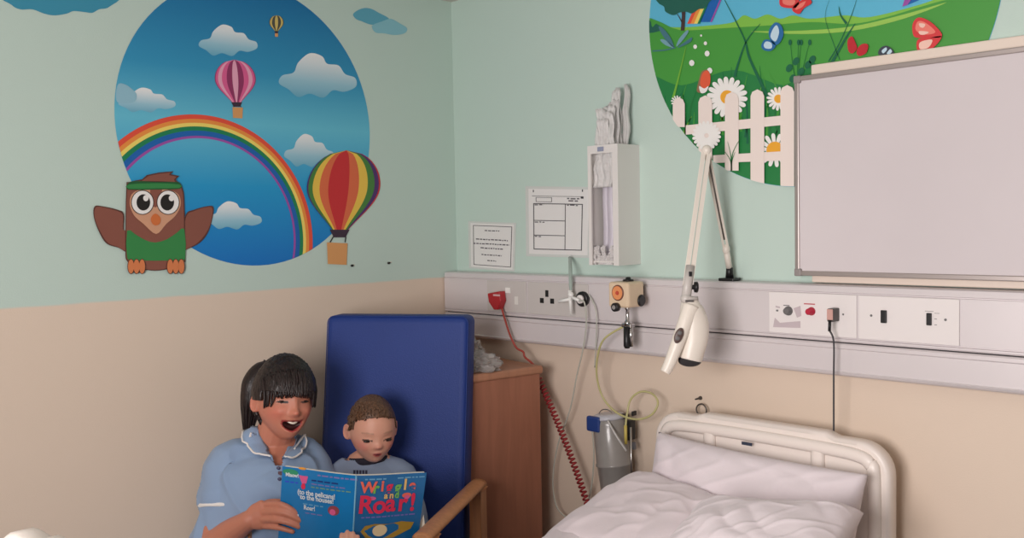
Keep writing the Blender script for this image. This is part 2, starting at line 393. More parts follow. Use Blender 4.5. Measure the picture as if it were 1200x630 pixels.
d.p([(163, 213), (172, 205), (186, 202), (203, 200.5), (200, 204), (210, 206), (206, 210), (208, 214), (185, 213)], bd, 12, 0); d.p([(166, 212), (174, 206), (187, 203.5), (200, 202), (198, 205), (207, 207), (204, 210), (205, 213), (185, 212)], br, 13, 0)
for x in (150, 156.5, 163, 196, 202.5, 209): d.p(ell(x+3.5, 312, 4.3, 9), bd, 14); d.p(ell(x+3.5, 312, 3.5, 8.2), org, 15)
d.build('owl_decal', label='brown owl sticker in green headband and green vest with spread wings', cat='wall sticker')
# tiny hooks left behind
for k, (x, y, lb) in enumerate(((412, 311, 'tiny dark screw in left wall beside the balloon basket'), (455, 308, 'tiny dark screw in left wall nearest the room corner'))):
    e = empty('wall_screw', LW(x, y), lb, 'screw'); MB().lathe(LW(x, y), (1, 0, 0), [(0, .004), (.006, .004), (.007, .002)], 10).build('screw_head', mat('dark_metal', (60, 55, 52), .4, .8), e)
    MB().ball(LW(x+3, y-1), (.002, .0028, .0028)).build('wall_plug', mat('plug_white', (220, 214, 200), .6), e)

# ------------------------------------------------------------------ meadow mural, head wall
mx_, mz_, mr_ = 1.3295, 2.055, .476
MZMAX = RZ-.004
mead = empty('meadow_mural', (mx_, 0, mz_), 'large round green meadow mural with picket fence, daisies and butterflies on right wall', 'mural')
def inm(x, y, pad=0):
    q = HW(x, y); return math.hypot(q.x-mx_, q.z-mz_) < mr_-pad
def clipcirc(poly):            # clip a pixel polygon to the mural circle and the ceiling, densely sampled
    out = []
    P = []
    for (a, b), (c, e) in zip(poly, poly[1:]+poly[:1]):
        n = max(2, int(math.hypot(c-a, e-b)/3))
        P += [(a+(c-a)*k/n, b+(e-b)*k/n) for k in range(n)]
    for x, y in P:
        q = HW(x, y); v = V((q.x-mx_, q.z-mz_))
        if v.length > mr_-.001: v = v.normalized()*(mr_-.001)
        out.append((mx_+v.x, min(MZMAX, mz_+v.y)))
    return out
md = MB(); lay = [0]
def mp(pts, m, L, smooth=0, clip=True, mb=None):
    P = [(q.x, q.y) for q in catmull([V((a, b, 0)) for a, b in pts], smooth, True)] if smooth else pts
    o = -(.0008+.0005*L); mb = mb or md
    Q = clipcirc(P) if clip else [(HW(a, b).x, min(MZMAX, HW(a, b).z)) for a, b in P]
    mb.poly([(a, o, b) for a, b in Q], m)
def mstroke(pts, w, m, L, smooth=5, taper=True, mb=None):
    P = catmull([V((a, b, 0)) for a, b in pts], smooth) if smooth else [V((a, b, 0)) for a, b in pts]
    A = []; B = []
    for i, q in enumerate(P):
        t = (P[min(i+1, len(P)-1)]-P[max(i-1, 0)]).normalized(); n = V((-t.y, t.x, 0)); k = w*(1-.85*i/(len(P)-1)) if taper else w
        A.append(q+n*k/2); B.append(q-n*k/2)
    mp([(q.x, q.y) for q in A]+[(q.x, q.y) for q in B[::-1]], m, L, 0, mb=mb)
msky = P_('meadow_sky', (96, 190, 222))
MB().poly([(a, -.0008, min(MZMAX, b)) for a, b in [(mx_+mr_*math.cos(2*math.pi*k/120), mz_+mr_*math.sin(2*math.pi*k/120)) for k in range(120)]], msky).build('sky', None, mead, recalc=False)
hill = P_('meadow_hill', (132, 196, 74)); grass = P_('meadow_grass', (72, 158, 62)); grass2 = P_('meadow_grass_deep', (34, 130, 66)); gl = P_('meadow_path', (158, 206, 90)); leaf = P_('meadow_leaf', (20, 104, 70)); blade = P_('meadow_blade', (30, 120, 58)); lime = P_('meadow_lime', (120, 184, 60))
mp([(745, 28), (790, 32), (830, 30), (860, 26), (872, 18), (885, 22), (900, 17), (915, 22), (930, 18), (950, 22), (990, 18), (1020, 20), (1080, 5), (1120, -8), (1200, -16), (1200, 60), (745, 60)], hill, 2, 5)
mp([(745, 36), (800, 36), (850, 33), (900, 30), (950, 26), (1000, 28), (1040, 20), (1080, 8), (1120, -2), (1200, -12), (1200, 240), (745, 240)], grass, 3, 5)
mp([(880, 37), (940, 36), (1000, 31), (1060, 17), (1110, 3), (1060, 22), (1000, 36), (940, 40)], gl, 4, 5)
mp([(745, 120), (760, 88), (800, 100), (860, 82), (920, 100), (960, 80), (960, 240), (745, 240)], grass2, 4, 5)
# rainbow foot
for k, c in enumerate(('red', 'orange', 'yellow', 'green', 'blue', 'violet')):
    a = [0, 4, 8, 12, 15, 27, 29][k]; b = [0, 4, 8, 12, 15, 27, 29][k+1]
    mp([(806+a, 28-(a > 12)*2), (806+b, 28-(a > 12)*2), (822+b*.95, -8), (822+a*.95, -8)], MATS['print_rainbow_'+c], 5)
mp([(1058, 8), (1064, 6), (1075, -8), (1063, -8)], MATS['print_rainbow_violet'], 5); mp([(1064, 6), (1076, 1), (1092, -8), (1074, -8)], MATS['print_rainbow_blue'], 5)
# tree
mp([(797, -4), (806, -4), (804, 15), (803, 36), (798.5, 36), (800, 18)], P_('trunk', (70, 50, 50)), 6); mstroke([(800, 26), (796, 19), (792, 14)], 1.5, MATS['print_trunk'], 6)
mp([(771, -8), (772, 3), (779, 8), (781, 14), (790, 18), (797, 15), (805, 14), (812, 16), (820, 11), (826, 10), (832, 3), (836, -8)], P_('tree_crown', (30, 98, 84)), 7, 4)
mp([(750, 30), (762, 24), (765, 32), (770, 28), (776, 36), (745, 40)], MATS['print_tree_crown'], 5, 3)
# grass blades
rg = random.Random(3)
for k in range(46):
    x = 766+k*3.6+rg.uniform(-2, 2); y = 150+rg.uniform(-10, 40); h = rg.uniform(30, 75)
    if x > 930: break
    mstroke([(x, y), (x+rg.uniform(-3, 3), y-h*.5), (x+rg.uniform(-12, 12), y-h)], 3.2, rg.choice([blade, blade, grass, leaf, lime]), 6)
mstroke([(905, 122), (880, 70), (873, 45), (850, 0)], 4, leaf, 8); mstroke([(862, 90), (866, 75), (876, 48), (892, 28)], 3.4, leaf, 8); mstroke([(790, 115), (797, 88), (805, 55)], 3, lime, 8)
for x in (925, 935, 948, 938): mstroke([(936, 105), (x*.5+468, 80), (x+2, 48)], 1.6, blade, 8); mp(ell(x+2, 50, 2, 3.4), leaf, 9)
mstroke([(972, 72), (985, 50), (998, 20), (1006, -4)], 1.6, leaf, 8); mstroke([(985, 70), (978, 52), (968, 20), (975, -5)], .9, leaf, 8); mstroke([(975, 75), (992, 45), (1003, 28)], 4, leaf, 8); mstroke([(993, 28), (986, 18), (984, 8)], 3, leaf, 8)
for x, y in ((948, 76), (940, 84), (930, 92), (926, 80), (934, 72), (953, 70)): mp(ell(x, y, 3.5, 5, rot=.5), leaf, 9)
# dragonfly
dfm = P_('dragonfly', (70, 120, 134)); dfl = P_('dragonfly_pale', (120, 166, 180))
for q, m_ in (([(791, 56), (780, 45), (773, 32), (778, 33), (787, 44)], dfm), ([(791, 56), (781, 53), (775, 47), (781, 47)], dfl), ([(794, 55), (797, 46), (806, 36), (808, 38), (801, 48)], dfl), ([(795, 56), (803, 50), (812, 44), (811, 49), (802, 54)], dfm)): mp(q, m_, 10, 3)
mstroke([(793, 56), (780, 59), (766, 60)], 1.4, MATS['print_dragonfly'], 10, taper=False)
for x, y, r in ((812, 74, 3.2), (830, 63, 3), (816, 55, 2.3), (828, 51, 2), (823, 42, 1.2), (833, 83, 3.2)): mp(ell(x, y, r, r*1.15, 8), white, 10, 0)
# robin
mp([(818, 106), (821, 92), (824, 84), (830, 82), (834, 88), (833, 98), (828, 108), (822, 109)], P_('robin_back', (150, 110, 80)), 11, 4)
mp([(822, 98), (825, 86), (831, 83), (834, 90), (833, 100), (827, 105)], P_('robin_breast', (232, 96, 62)), 12, 4); mp([(821, 101), (827, 104), (832, 101), (829, 108), (823, 109)], white, 13, 3)
md.build('meadow', None, mead, recalc=False)
# daisies
yel = P_('daisy_yolk', (246, 176, 50)); pet = P_('petal', (248, 246, 242))
def daisy(cx, cy, r, cr, n=18, L=14, lb=None, core=True):
    mb = MB()
    for k in range(n):
        a = 2*math.pi*k/n+.1; c, s_ = math.cos(a), math.sin(a)
        P = [(cx+c*r*u-s_*r*.12*w, cy+s_*r*u+c*r*.12*w) for u, w in ((.2, -.4), (.6, -.9), (.9, -.9), (1, 0), (.9, .9), (.6, .9), (.2, .4))]
        if all(inm(*p, -.01) for p in P): mp(P, pet, L+(k % 2)*.3, 3, False, mb)
    if core: mp(ell(cx, cy, cr, cr), yel, L+1, mb=mb)
    return mb.build('daisy', None, mead, recalc=False, label=lb)
daisy(854, 114, 24, 8, 18, lb='largest daisy with yellow centre behind the fence'); daisy(914, 116, 14, 5, 16, lb='daisy beside the whiteboard edge'); daisy(795, 119, 7, 3, 12, lb='smallest daisy at left'); daisy(910, 176, 20, 10, 14, lb='daisy low between fence pickets')
# butterflies
def wings(name, shapes, lb):
    mb = MB()
    for pts, m_, L in shapes: mp(pts, m_, L, 4, True, mb)
    mb.build(name, None, mead, recalc=False, label=lb)
bl = P_('wing_blue', (40, 110, 170)); bw = P_('wing_pale', (200, 226, 240)); rd = P_('wing_red', (220, 56, 60)); rl = P_('wing_rose', (244, 130, 116)); rp = P_('wing_blush', (250, 206, 190)); cr = P_('wing_crimson', (196, 34, 48))
wings('butterfly', [([(904, 46), (903, 36), (910, 27), (917, 30), (920, 40), (916, 50), (910, 53)], bl, 15), ([(894, 54), (898, 47), (906, 48), (911, 54), (905, 60), (897, 59)], bl, 15), ([(905, 44), (907, 36), (912, 30), (915, 38), (911, 49)], bw, 16), ([(897, 53), (900, 49), (906, 51), (906, 57), (899, 57)], bw, 16)], 'blue and white butterfly')
wings('butterfly', [([(1072, 42), (1071, 29), (1078, 21), (1092, 26), (1104, 38), (1104, 44), (1090, 45), (1078, 45)], rd, 15), ([(1077, 47), (1090, 45), (1105, 43), (1098, 54), (1088, 60), (1077, 60)], rd, 15), ([(1075, 36), (1077, 26), (1086, 27), (1098, 38), (1086, 41)], rl, 16), ([(1079, 37), (1090, 38), (1086, 41), (1080, 41)], rp, 17), ([(1079, 28), (1086, 29), (1084, 33), (1080, 32)], rp, 17), ([(1080, 50), (1094, 47), (1090, 56), (1080, 58)], rp, 16)], 'largest red and pink butterfly')
wings('butterfly', [([(996, 60), (995, 48), (1000, 43), (1004, 50), (1006, 57), (1001, 63)], cr, 15), ([(1006, 58), (1012, 52), (1019, 53), (1017, 62), (1010, 66), (1006, 64)], cr, 15)], 'small crimson butterfly above the whiteboard')
wings('butterfly', [([(917, 8), (916, -2), (925, -8), (936, -6), (938, 6), (932, 10)], rd, 15), ([(930, 12), (936, 4), (948, -2), (953, 4), (944, 10), (938, 17)], rd, 15), ([(920, 5), (920, -2), (928, -5), (934, 2), (930, 7)], rl, 16), ([(934, 12), (938, 6), (946, 2), (942, 9)], rl, 16)], 'red butterfly at the top edge')
wings('ladybird', [([(1031, 64), (1033, 57), (1040, 54), (1047, 58), (1049, 64), (1040, 66)], P_('slate', (60, 66, 80)), 15), ([(1035, 60), (1040, 56), (1041, 59), (1037, 63)], bw, 16), ([(1041, 63), (1045, 58), (1047, 61), (1044, 64)], bw, 16)], 'dark rounded insect above the whiteboard')
# picket fence
fen = P_('picket_cream', (246, 232, 224))
mb = MB()
for a, b, c, e in ((786, 145, 158, 152), (800, 186, 195, 184)): pass
mp([(806, 147), (925, 135), (925, 146), (806, 158)], fen, 18, mb=mb); mp([(838, 182), (925, 177), (925, 188), (838, 191)], fen, 18, mb=mb)
mb.build('fence_rail', None, mead, recalc=False)
for xc, top, bot, w in ((798, 114, 149, 14), (829, 112, 186, 16), (860, 108, 200, 16), (890, 105, 216, 16), (925, 100, 222, 16)):
    mb = MB(); mp([(xc-w/2, bot), (xc-w/2, top+8), (xc-w/2+2, top+3), (xc, top), (xc+w/2-2, top+3), (xc+w/2, top+8), (xc+w/2, bot)], fen, 20, 0, True, mb)
    mb.build('fence_picket', None, mead, recalc=False)
daisy(831, 159, 17, 5, 20, 24, core=False, lb='white daisy head over the second picket')
mb = MB()
for x, h in ((858, 34), (862, 22), (866, 42), (855, 26)): mstroke([(860, 200), (860+(x-860)*.3, 200-h*.5), (x+(x-860)*1.2, 200-h)], 1.6, blade, 24, mb=mb)
mb.build('grass_tuft', None, mead, recalc=False)

# ------------------------------------------------------------------ bedhead trunking
alu = mat('trunking_enamel', (220, 213, 214), .38, .1, var=.03, vscale=3)
TX0, TX1 = .004, 3.3
tr = empty('bedhead_trunking', (TX0, 0, 1.11), 'long grey-white horizontal trunking with sockets along the right wall', 'bedhead trunking')
def strip(prof, name, m=alu):
    MB().prism([(TX0, -y, z) for y, z in prof], (TX1-TX0, 0, 0), m).build(name, None, tr)
strip([(0, 1.196), (.062, 1.196), (.065, 1.199), (.065, 1.2035), (.060, 1.2045), (.060, 1.2065), (.065, 1.2075), (.065, 1.3125), (.061, 1.3135), (.061, 1.3155), (.065, 1.317), (.062, 1.331), (.056, 1.334), (0, 1.334)], 'upper_channel')
strip([(0, 1.112), (.056, 1.112), (.062, 1.116), (.065, 1.1215), (.062, 1.124), (.062, 1.178), (.065, 1.181), (.065, 1.189), (.061, 1.1925), (0, 1.1925)], 'lower_channel')
MB().box(((TX0+TX1)/2, -.027, 1.194), (TX1-TX0-.002, .05, .0036)).build('shadow_gap', mat('gap_dark', (52, 50, 52), .6), tr)
TF = .065
def rectB(x0, y0, x1, y1, off, m, mb, th=.002, bev=.0015):
    a = HW(x0, y0, off); b = HW(x1, y1, off)
    mb.box(((a.x+b.x)/2, -off-th/2, (a.z+b.z)/2), (abs(b.x-a.x), th, abs(a.z-b.z)), m=m, bev=bev); return mb
def zb(name, xl, xr, zl, zh, off, th, m, parent, bev=.0015, **kw):
    return MB().box(((xl+xr)/2, -off-th/2, (zl+zh)/2), (xr-xl, th, zh-zl), bev=bev).build(name, m, parent, **kw)
Xf = lambda x, y=350, off=TF: HW(x, y, off).x
plate = mat('plate_white', (238, 232, 230), .35); plateg = mat('plate_grey', (206, 200, 196), .35); dark = mat('black_plastic', (24, 24, 26), .4); grey = mat('grey_plastic', (110, 108, 108), .5)
zl, zh = 1.209, 1.311
p1 = zb('socket_plate', Xf(572), Xf(617.5), zl, zh, TF, .004, plateg, tr, label='socket plate holding the red plug')
zb('rocker_switch', Xf(594), Xf(599.5), 1.272, 1.29, TF+.004, .004, mat('switch_white', (244, 244, 240), .3), p1)
zb('indicator_mark', Xf(604, 350), Xf(608, 350), 1.236, 1.262, TF+.004, .0006, mat('mark_white', (230, 228, 222), .5), p1, bev=0)
p2 = zb('socket_plate', Xf(619.5), Xf(690), zl, zh, TF, .004, plateg, tr, label='twin socket plate with black pin holes')
def holes(cx, cz, s, par_):
    for dx, dz, w, h in ((-.022, -.008, .012, .008), (.022, -.008, .012, .008), (0, .015, .009, .013)):
        zb('pin_hole', cx+dx*s-w*s/2-.002, cx+dx*s+w*s/2+.002, cz+dz-h/2-.004, cz+dz+h/2+.004, TF+.004, .0008, dark, par_, bev=0)
holes(Xf(642, 348), 1.262, 1, p2)
cc = HW(684, 350, TF+.004)
MB().lathe(cc, (0, -1, 0), [(0, .023), (.01, .023), (.012, .018)], 24).build('outlet_ring', dark, p2)
MB().lathe(cc+V((0, -.012, 0)), (0, -1, 0), [(0, .013), (.008, .013), (.009, .009)], 20).build('outlet_core', plate, p2)
p3 = zb('control_plate', Xf(902, 365), Xf(1004.5, 365), zl-.001, zh+.001, TF, .004, plate, tr, label='white plate with grey and red knobs')
def knob(x, y, r, h, m, nm, par_): MB().lathe(HW(x, y, TF+.004), (0, -1, 0), [(0, r*1.25), (.003, r*1.2), (.004, r), (h-.002, r*.92), (h, r*.7)], 20).build(nm, m, par_)
knob(924, 364, .0095, .014, grey, 'call_button', p3); knob(951, 364.5, .0085, .02, mat('red_knob', (190, 40, 66), .35), 'alarm_knob', p3)
mb = MB(); lg = mat('sticker_grey', (200, 186, 190), .6)
for q in (((909, 358), (914, 359), (914, 361), (909, 360)), ((914, 378), (938, 376), (938, 384), (906, 383), (908, 372)), ((930, 361), (938, 358), (939, 370), (934, 372))):
    mb.prism([HW(a, b, TF+.0042) for a, b in q], (0, -.0004, 0), lg)
mb.build('printed_label', None, p3)
zb('caption_mark', Xf(943, 356), Xf(956, 356), HW(950, 356.5, TF).z, HW(950, 355.2, TF).z, TF+.004, .0004, mat('red_ink', (190, 80, 90), .6), p3, bev=0)
zb('caption_mark', Xf(919, 356), Xf(926, 356), HW(922, 358, TF).z, HW(922, 357, TF).z, TF+.004, .0004, grey, p3, bev=0)
zb('plate_screw', Xf(910.5, 362), Xf(913, 362), HW(912, 364.5, TF).z, HW(912, 362.5, TF).z, TF+.004, .0006, grey, p3, bev=0)
zb('plate_screw', Xf(988, 368), Xf(990, 368), HW(989, 369, TF).z, HW(989, 367, TF).z, TF+.004, .0006, grey, p3, bev=0)
p4 = zb('switch_plate', Xf(1007, 370), Xf(1125, 370), zl-.001, zh+.001, TF, .004, plate, tr, label='wide white plate with two black rocker switches')
for x, y, w, h in ((1037, 370.5, .0135, .03), (1090, 373.5, .011, .028)):
    c = HW(x, y, TF); s1 = zb('rocker_switch', c.x-w/2, c.x+w/2, c.z-h/2, c.z+h/2, TF+.004, .006, dark, p4, label='black rocker switch')
for x, y in ((1021, 369.5), (1108, 374.5)):
    c = HW(x, y, TF+.004); MB().lathe(c, (0, -1, 0), [(0, .003), (.0012, .0028)], 10).build('plate_screw', grey, p4)
mb = MB()
for x0_, y0_, x1_, y1_ in ((1084, 364, 1094, 365), (1095, 366.5, 1101, 367.3), (1095, 373, 1098, 373.8), (1095, 380, 1098, 380.8)): rectB(x0_, y0_, x1_, y1_, TF+.004, grey, mb, .0004, 0)
mb.build('switch_marks', None, p4)

# ------------------------------------------------------------------ red plug and coiled cord
redp = mat('red_plastic', (176, 34, 44), .35); redc = mat('red_cable', (168, 62, 50), .45)
rp0 = HW(588, 352, TF+.004)
rpl = empty('red_plug', rp0, 'red mains plug with coiled red cord hanging behind the wooden locker', 'plug')
mb = MB(); a = HW(579, 343, TF+.004); b = HW(592, 341, TF+.004)
mb.prism([HW(578, 343, .072), HW(592, 340.5, .072), HW(593.5, 352, .072), HW(590, 362, .072), HW(585.5, 362, .072), HW(579.5, 353, .072)], (0, -.028, 0))
o = mb.build('plug_body', redp, rpl); bv = o.modifiers.new('b', 'BEVEL'); bv.width = .003; bv.segments = 3
mb = MB(); rectB(578, 344.5, 586, 347, .1, mat('label_pale', (214, 180, 180), .5), mb, .0006, 0); mb.build('rating_label', None, rpl)
pth = [HW(588, 361, .088), HW(592, 375, .09), HW(598, 393, .09), HW(605, 407, .085), HW(613, 412, .08), HW(615, 418, .08), HW(622, 424, .075), HW(629, 432, .07), HW(632, 445, .07)]
MB().tube(pth, .0034, 8, smooth=6).build('straight_cord', redc, rpl)
A_, B_ = HW(630, 440, .07), HW(694, 607, .09)
n = 720; ax = (B_-A_).normalized(); n1 = ax.cross(V((0, 1, 0))).normalized(); n2 = ax.cross(n1); pts = []
for k in range(n+1):
    t = k/n; th = t*2*math.pi*36; sag = math.sin(math.pi*t)*.010
    pts.append(A_.lerp(B_, t)+n1*(math.cos(th)*.0085+sag)+n2*math.sin(th)*.0085)
MB().tube(pts, .0031, 6).build('coiled_cord', mat('red_coil', (156, 40, 44), .4), rpl)
MB().tube([B_, B_+V((.02, -.02, -.06)), B_+V((.05, 0, -.2)), (B_.x+.1, -.03, .3)], .0034, 8, smooth=6).build('cord_tail', redc, rpl)
# ------------------------------------------------------------------ black plug
bp = empty('black_plug', HW(980, 368, TF), 'small black plug with thin black cable running down behind the headboard', 'plug')
c = HW(980, 368, TF+.004)
MB().box(c+V((0, -.016, 0)), (.0165, .032, .032), bev=.002).build('plug_body', mat('plug_charcoal', (72, 66, 64), .45), bp)
MB().box(c+V((-.0, -.0335, .002)), (.0150, .003, .026), bev=.001).build('plug_face', mat('plug_pale', (206, 160, 150), .5), bp)
q0 = c+V((.0, -.034, -.016))
MB().tube([q0+V((0, 0, .004)), q0+V((0, -.002, -.022))], .0038, 8).build('cable_boot', dark, bp)
MB().tube([q0+V((0, -.002, -.02)), HW(977, 400, .098), HW(977, 440, .095), HW(977, 480, .09), HW(977, 503, .085), HW(977, 540, .06)], .0023, 8, smooth=5).build('cable', mat('cable_grey', (70, 68, 72), .5), bp)

# ------------------------------------------------------------------ whiteboard
bx0 = HW(950, 80, .025).x; wx0 = HW(931, 200, .05).x
wbd = empty('whiteboard', (1.85, 0, 1.35), 'framed whiteboard with grey metal edging mounted above the trunking', 'whiteboard')
MB().box(((bx0+2.36)/2, -.0125, 1.6085), (2.36-bx0, .023, .544), bev=.003).build('backing_board', mat('backing_cream', (238, 222, 208), .5), wbd)
wz0, wz1, wx1 = 1.3545, 1.8525, 2.31
MB().box(((wx0+wx1)/2, -.036, (wz0+wz1)/2), (wx1-wx0-.01, .02, wz1-wz0-.01)).build('writing_surface', mat('whiteboard_gloss', (222, 214, 216), .16, coat=.4, var=.02, vscale=4), wbd)
fm = mat('board_frame', (176, 166, 162), .35, .5)
for nm, x0_, x1_, z0_, z1_ in (('frame_side', wx0, wx0+.012, wz0, wz1), ('frame_side', wx1-.012, wx1, wz0, wz1), ('frame_rail', wx0+.0125, wx1-.0125, wz1-.012, wz1), ('frame_rail', wx0+.0125, wx1-.0125, wz0, wz0+.012)):
    MB().box(((x0_+x1_)/2, -.038, (z0_+z1_)/2), (x1_-x0_, .026, z1_-z0_), bev=.002).build(nm, fm, wbd)
for x_ in (wx0+.008, wx1-.008):
    for z_ in (wz0+.008, wz1-.008): MB().box((x_, -.0385, z_), (.019, .029, .019), bev=.003).build('corner_cap', mat('corner_grey', (150, 142, 140), .5), wbd)

# ------------------------------------------------------------------ notices
paper = mat('paper_white', (236, 234, 232), .45); ink = mat('ink_grey', (96, 92, 98), .6); inkd = mat('ink_dark', (58, 56, 62), .6)
def notice(name, quad, label, frame, lines, extra=()):
    (x0, y0), (x1, y1), (x2, y2), (x3, y3) = quad   # tl tr br bl
    e = empty(name, HW(x3, y3, 0), label, 'notice')
    def uv(u, v, o): return HW(0, 0, o) if False else (HW(x0, y0, o).lerp(HW(x1, y1, o), u)).lerp(HW(x3, y3, o).lerp(HW(x2, y2, o), u), v)
    MB().prism([uv(0, 0, .0005), uv(1, 0, .0005), uv(1, 1, .0005), uv(0, 1, .0005)], (0, -.0012, 0)).build('laminated_sheet', mat('laminate', (214, 218, 214), .2), e)
    k = .045; MB().prism([uv(k, k*.8, .0019), uv(1-k, k*.8, .0019), uv(1-k, 1-k*.8, .0019), uv(k, 1-k*.8, .0019)], (0, -.0003, 0)).build('paper', paper, e)
    mb = MB()
    def bar(u0, v0, u1, v1, m): mb.prism([uv(u0, v0, .0024), uv(u1, v0, .0024), uv(u1, v1, .0024), uv(u0, v1, .0024)], (0, -.0003, 0), m)
    u0, v0, u1, v1, w = frame; h = w
    bar(u0, v0, u1, v0+h, inkd); bar(u0, v1-h, u1, v1, inkd); bar(u0, v0, u0+w, v1, inkd); bar(u1-w, v0, u1, v1, inkd)
    for a, b, c_, wd in lines: bar(a, b, c_, b+wd, ink)
    for q in extra: bar(*q, inkd)
    mb.build('printed_form', None, e); return e
rg = random.Random(5)
def words(u0, u1, v, h):
    out = []; u = u0
    while u < u1:
        w = rg.uniform(.025, .075); out.append((u, v+rg.uniform(-.003, .003), min(u1, u+w), h)); u += w+.018
    return out
L = words(.35, .66, .17, .022)
for v, a, b in ((.36, .16, .84), (.45, .11, .88), (.54, .26, .74)): L += words(a, b, v, .024)
L += words(.28, .72, .68, .022)+words(.41, .6, .8, .022)
notice('notice_sheet', ((549, 259), (605, 261), (603, 318), (550, 314)), 'small laminated notice with bordered text just above the trunking near the corner', (.1, .08, .92, .92, .012), L)
notice('notice_sheet', ((616, 218), (694, 219), (692, 302), (617, 300)), 'large laminated form with ruled boxes beside the clear bag dispenser', (.12, .24, .87, .9, .012),
       words(.64, .82, .16, .018)+words(.14, .28, .255, .014)+words(.64, .8, .255, .014)+words(.14, .3, .5, .014)+words(.14, .24, .705, .014)+words(.66, .8, .19, .018),
       ((.12, .48, .62, .49), (.12, .69, .62, .7), (.61, .24, .62, .9), (.1, .135, .88, .141), (.16, .155, .41, .161), (.16, .215, .41, .221), (.16, .155, .168, .22), (.402, .155, .41, .22), (.84, .135, .88, .165), (.115, .05, .13, .085), (.855, .035, .87, .07)))

# ------------------------------------------------------------------ dispenser with bags
dsp = empty('bag_dispenser', (.75, 0, 1.375), 'white wall dispenser box holding upright clear plastic bags and rolled covers', 'dispenser')
dx0, dx1, dz0, dz1, dd = .700, .812, 1.372, 1.722, .098
dm = mat('dispenser_white', (232, 228, 224), .35)
mb = MB(); T = .005
mb.box((dx1-T/2, -dd/2, (dz0+dz1)/2), (T, dd, dz1-dz0)); mb.box((dx0+T/2, -dd/2, (dz0+dz1)/2), (T, dd, dz1-dz0)); mb.box(((dx0+dx1)/2, -T/2-.001, (dz0+dz1)/2), (dx1-dx0-.0102, T, dz1-dz0-.002))
mb.box(((dx0+dx1)/2, -dd/2, dz0+.01), (dx1-dx0-.0104, dd-.004, T))
mb.box((dx0+.006, -dd-.003, (dz0+dz1)/2), (.012, .006, dz1-dz0)); mb.box((dx1-.010, -dd-.003, (dz0+dz1)/2), (.020, .006, dz1-dz0)); mb.box(((dx0+dx1)/2-.004, -dd-.003, dz1-.012), (dx1-dx0-.0322, .006, .024))
mb.build('housing', dm, dsp)
MB().box(((dx0+dx1)/2-.005, -dd-.008, dz1-.012), (.022, .003, .013), bev=.001).build('maker_plate', mat('badge_blue', (150, 156, 180), .4), dsp)
pgm = mat('poly_bag', (226, 222, 224), .3, bump=.4, bscale=60); grl = mat('rolled_cover', (206, 200, 210), .4, bump=.3, bscale=40)
mb = MB()
for x_, w in ((.727, .012), (.748, .014), (.771, .013)):
    mb.tube([(x_, -.05, dz0+.02), (x_+.004, -.055, 1.55), (x_-.002, -.05, dz1-.01)], lambda t, w=w: (w*(1+.12*math.sin(t*15)), w), 12, smooth=6)
mb.build('rolled_covers', grl, dsp)
rg = random.Random(11)
def bagsheet(x_, y_, z0_, z1_, w, seed):
    rr = random.Random(seed); ph = rr.uniform(0, 6); lean = rr.uniform(-.012, .012)
    def f(u, v):
        z = z0_+(z1_-z0_)*v-(abs(u-.5)**3)*.12*(v > .5)*v; k = 1.2-.25*v+.1*math.sin(v*7+ph)
        return V((x_+(u-.5)*w*k+lean*v, y_+.006*math.sin(u*14+ph+v*3)+.004*math.sin(v*18+ph), z))
    return f
for k, (x_, y_, zt, w) in enumerate(((.722, -.075, 1.832, .042), (.742, -.06, 1.842, .05), (.735, -.085, 1.80, .05), (.76, -.05, 1.858, .04), (.772, -.04, 1.892, .03), (.783, -.03, 1.90, .02), (.75, -.08, 1.82, .046))):
    o = MB().grid(bagsheet(x_, y_, 1.60, zt, w, k), 14, 18).build('clear_bag', mat('clear_film', (244, 242, 240), .3, trans=.15, alpha=.8, bump=.5, bscale=90), dsp, recalc=False)
    s = o.modifiers.new('s', 'SOLIDIFY'); s.thickness = .0008
mb = MB()
for k in range(4): mb.grid(bagsheet(.712+.02*k, -.09, 1.373, 1.43, .018, 30+k), 8, 8)
mb.build('loose_bag_ends', mat('film_dense', (226, 222, 220), .3, alpha=.8, bump=.4), dsp, recalc=False)

# ------------------------------------------------------------------ drip line
dl = empty('drip_line', HW(668, 305, .09), 'clear drip tube with white three-way tap looping down the wall', 'drip tube')
clr = mat('clear_tube', (206, 208, 196), .2, alpha=.75)
tapw = mat('tap_white', (244, 244, 240), .3)
MB().tube([HW(668, 302, .02), HW(668.5, 318, .08), HW(669, 343, .1)], lambda t: .0058 if t < .9 else .004, 10, smooth=5).build('drip_chamber', mat('chamber', (176, 192, 184), .2, alpha=.8), dl)
MB().tube([HW(668, 340, .1), HW(669, 368, .1)], lambda t: .0065-.003*t, 10, smooth=0).tube([HW(670, 350, .1), HW(655, 353, .108)], .0052, 10).tube([HW(670, 348, .1), HW(679, 352, .1)], .0048, 10).ball(HW(669, 345, .1), .009).build('three_way_tap', tapw, dl)
MB().tube([HW(679, 352, .1), HW(685, 355, .1), HW(687, 380, .09), HW(683, 410, .08), HW(676, 440, .06), HW(668, 480, .05), HW(654, 520, .04), HW(648, 560, .04), HW(652, 592, .04), HW(666, 606, .04), HW(684, 598, .04), HW(693, 570, .04), HW(696, 530, .035), HW(693, 495, .03)], .0024, 8, smooth=8).build('tube', clr, dl)
MB().tube([HW(690, 345, .075), HW(698, 362, .08), HW(699, 390, .08), HW(697, 430, .05)], .002, 8, smooth=8).build('tube', clr, dl)

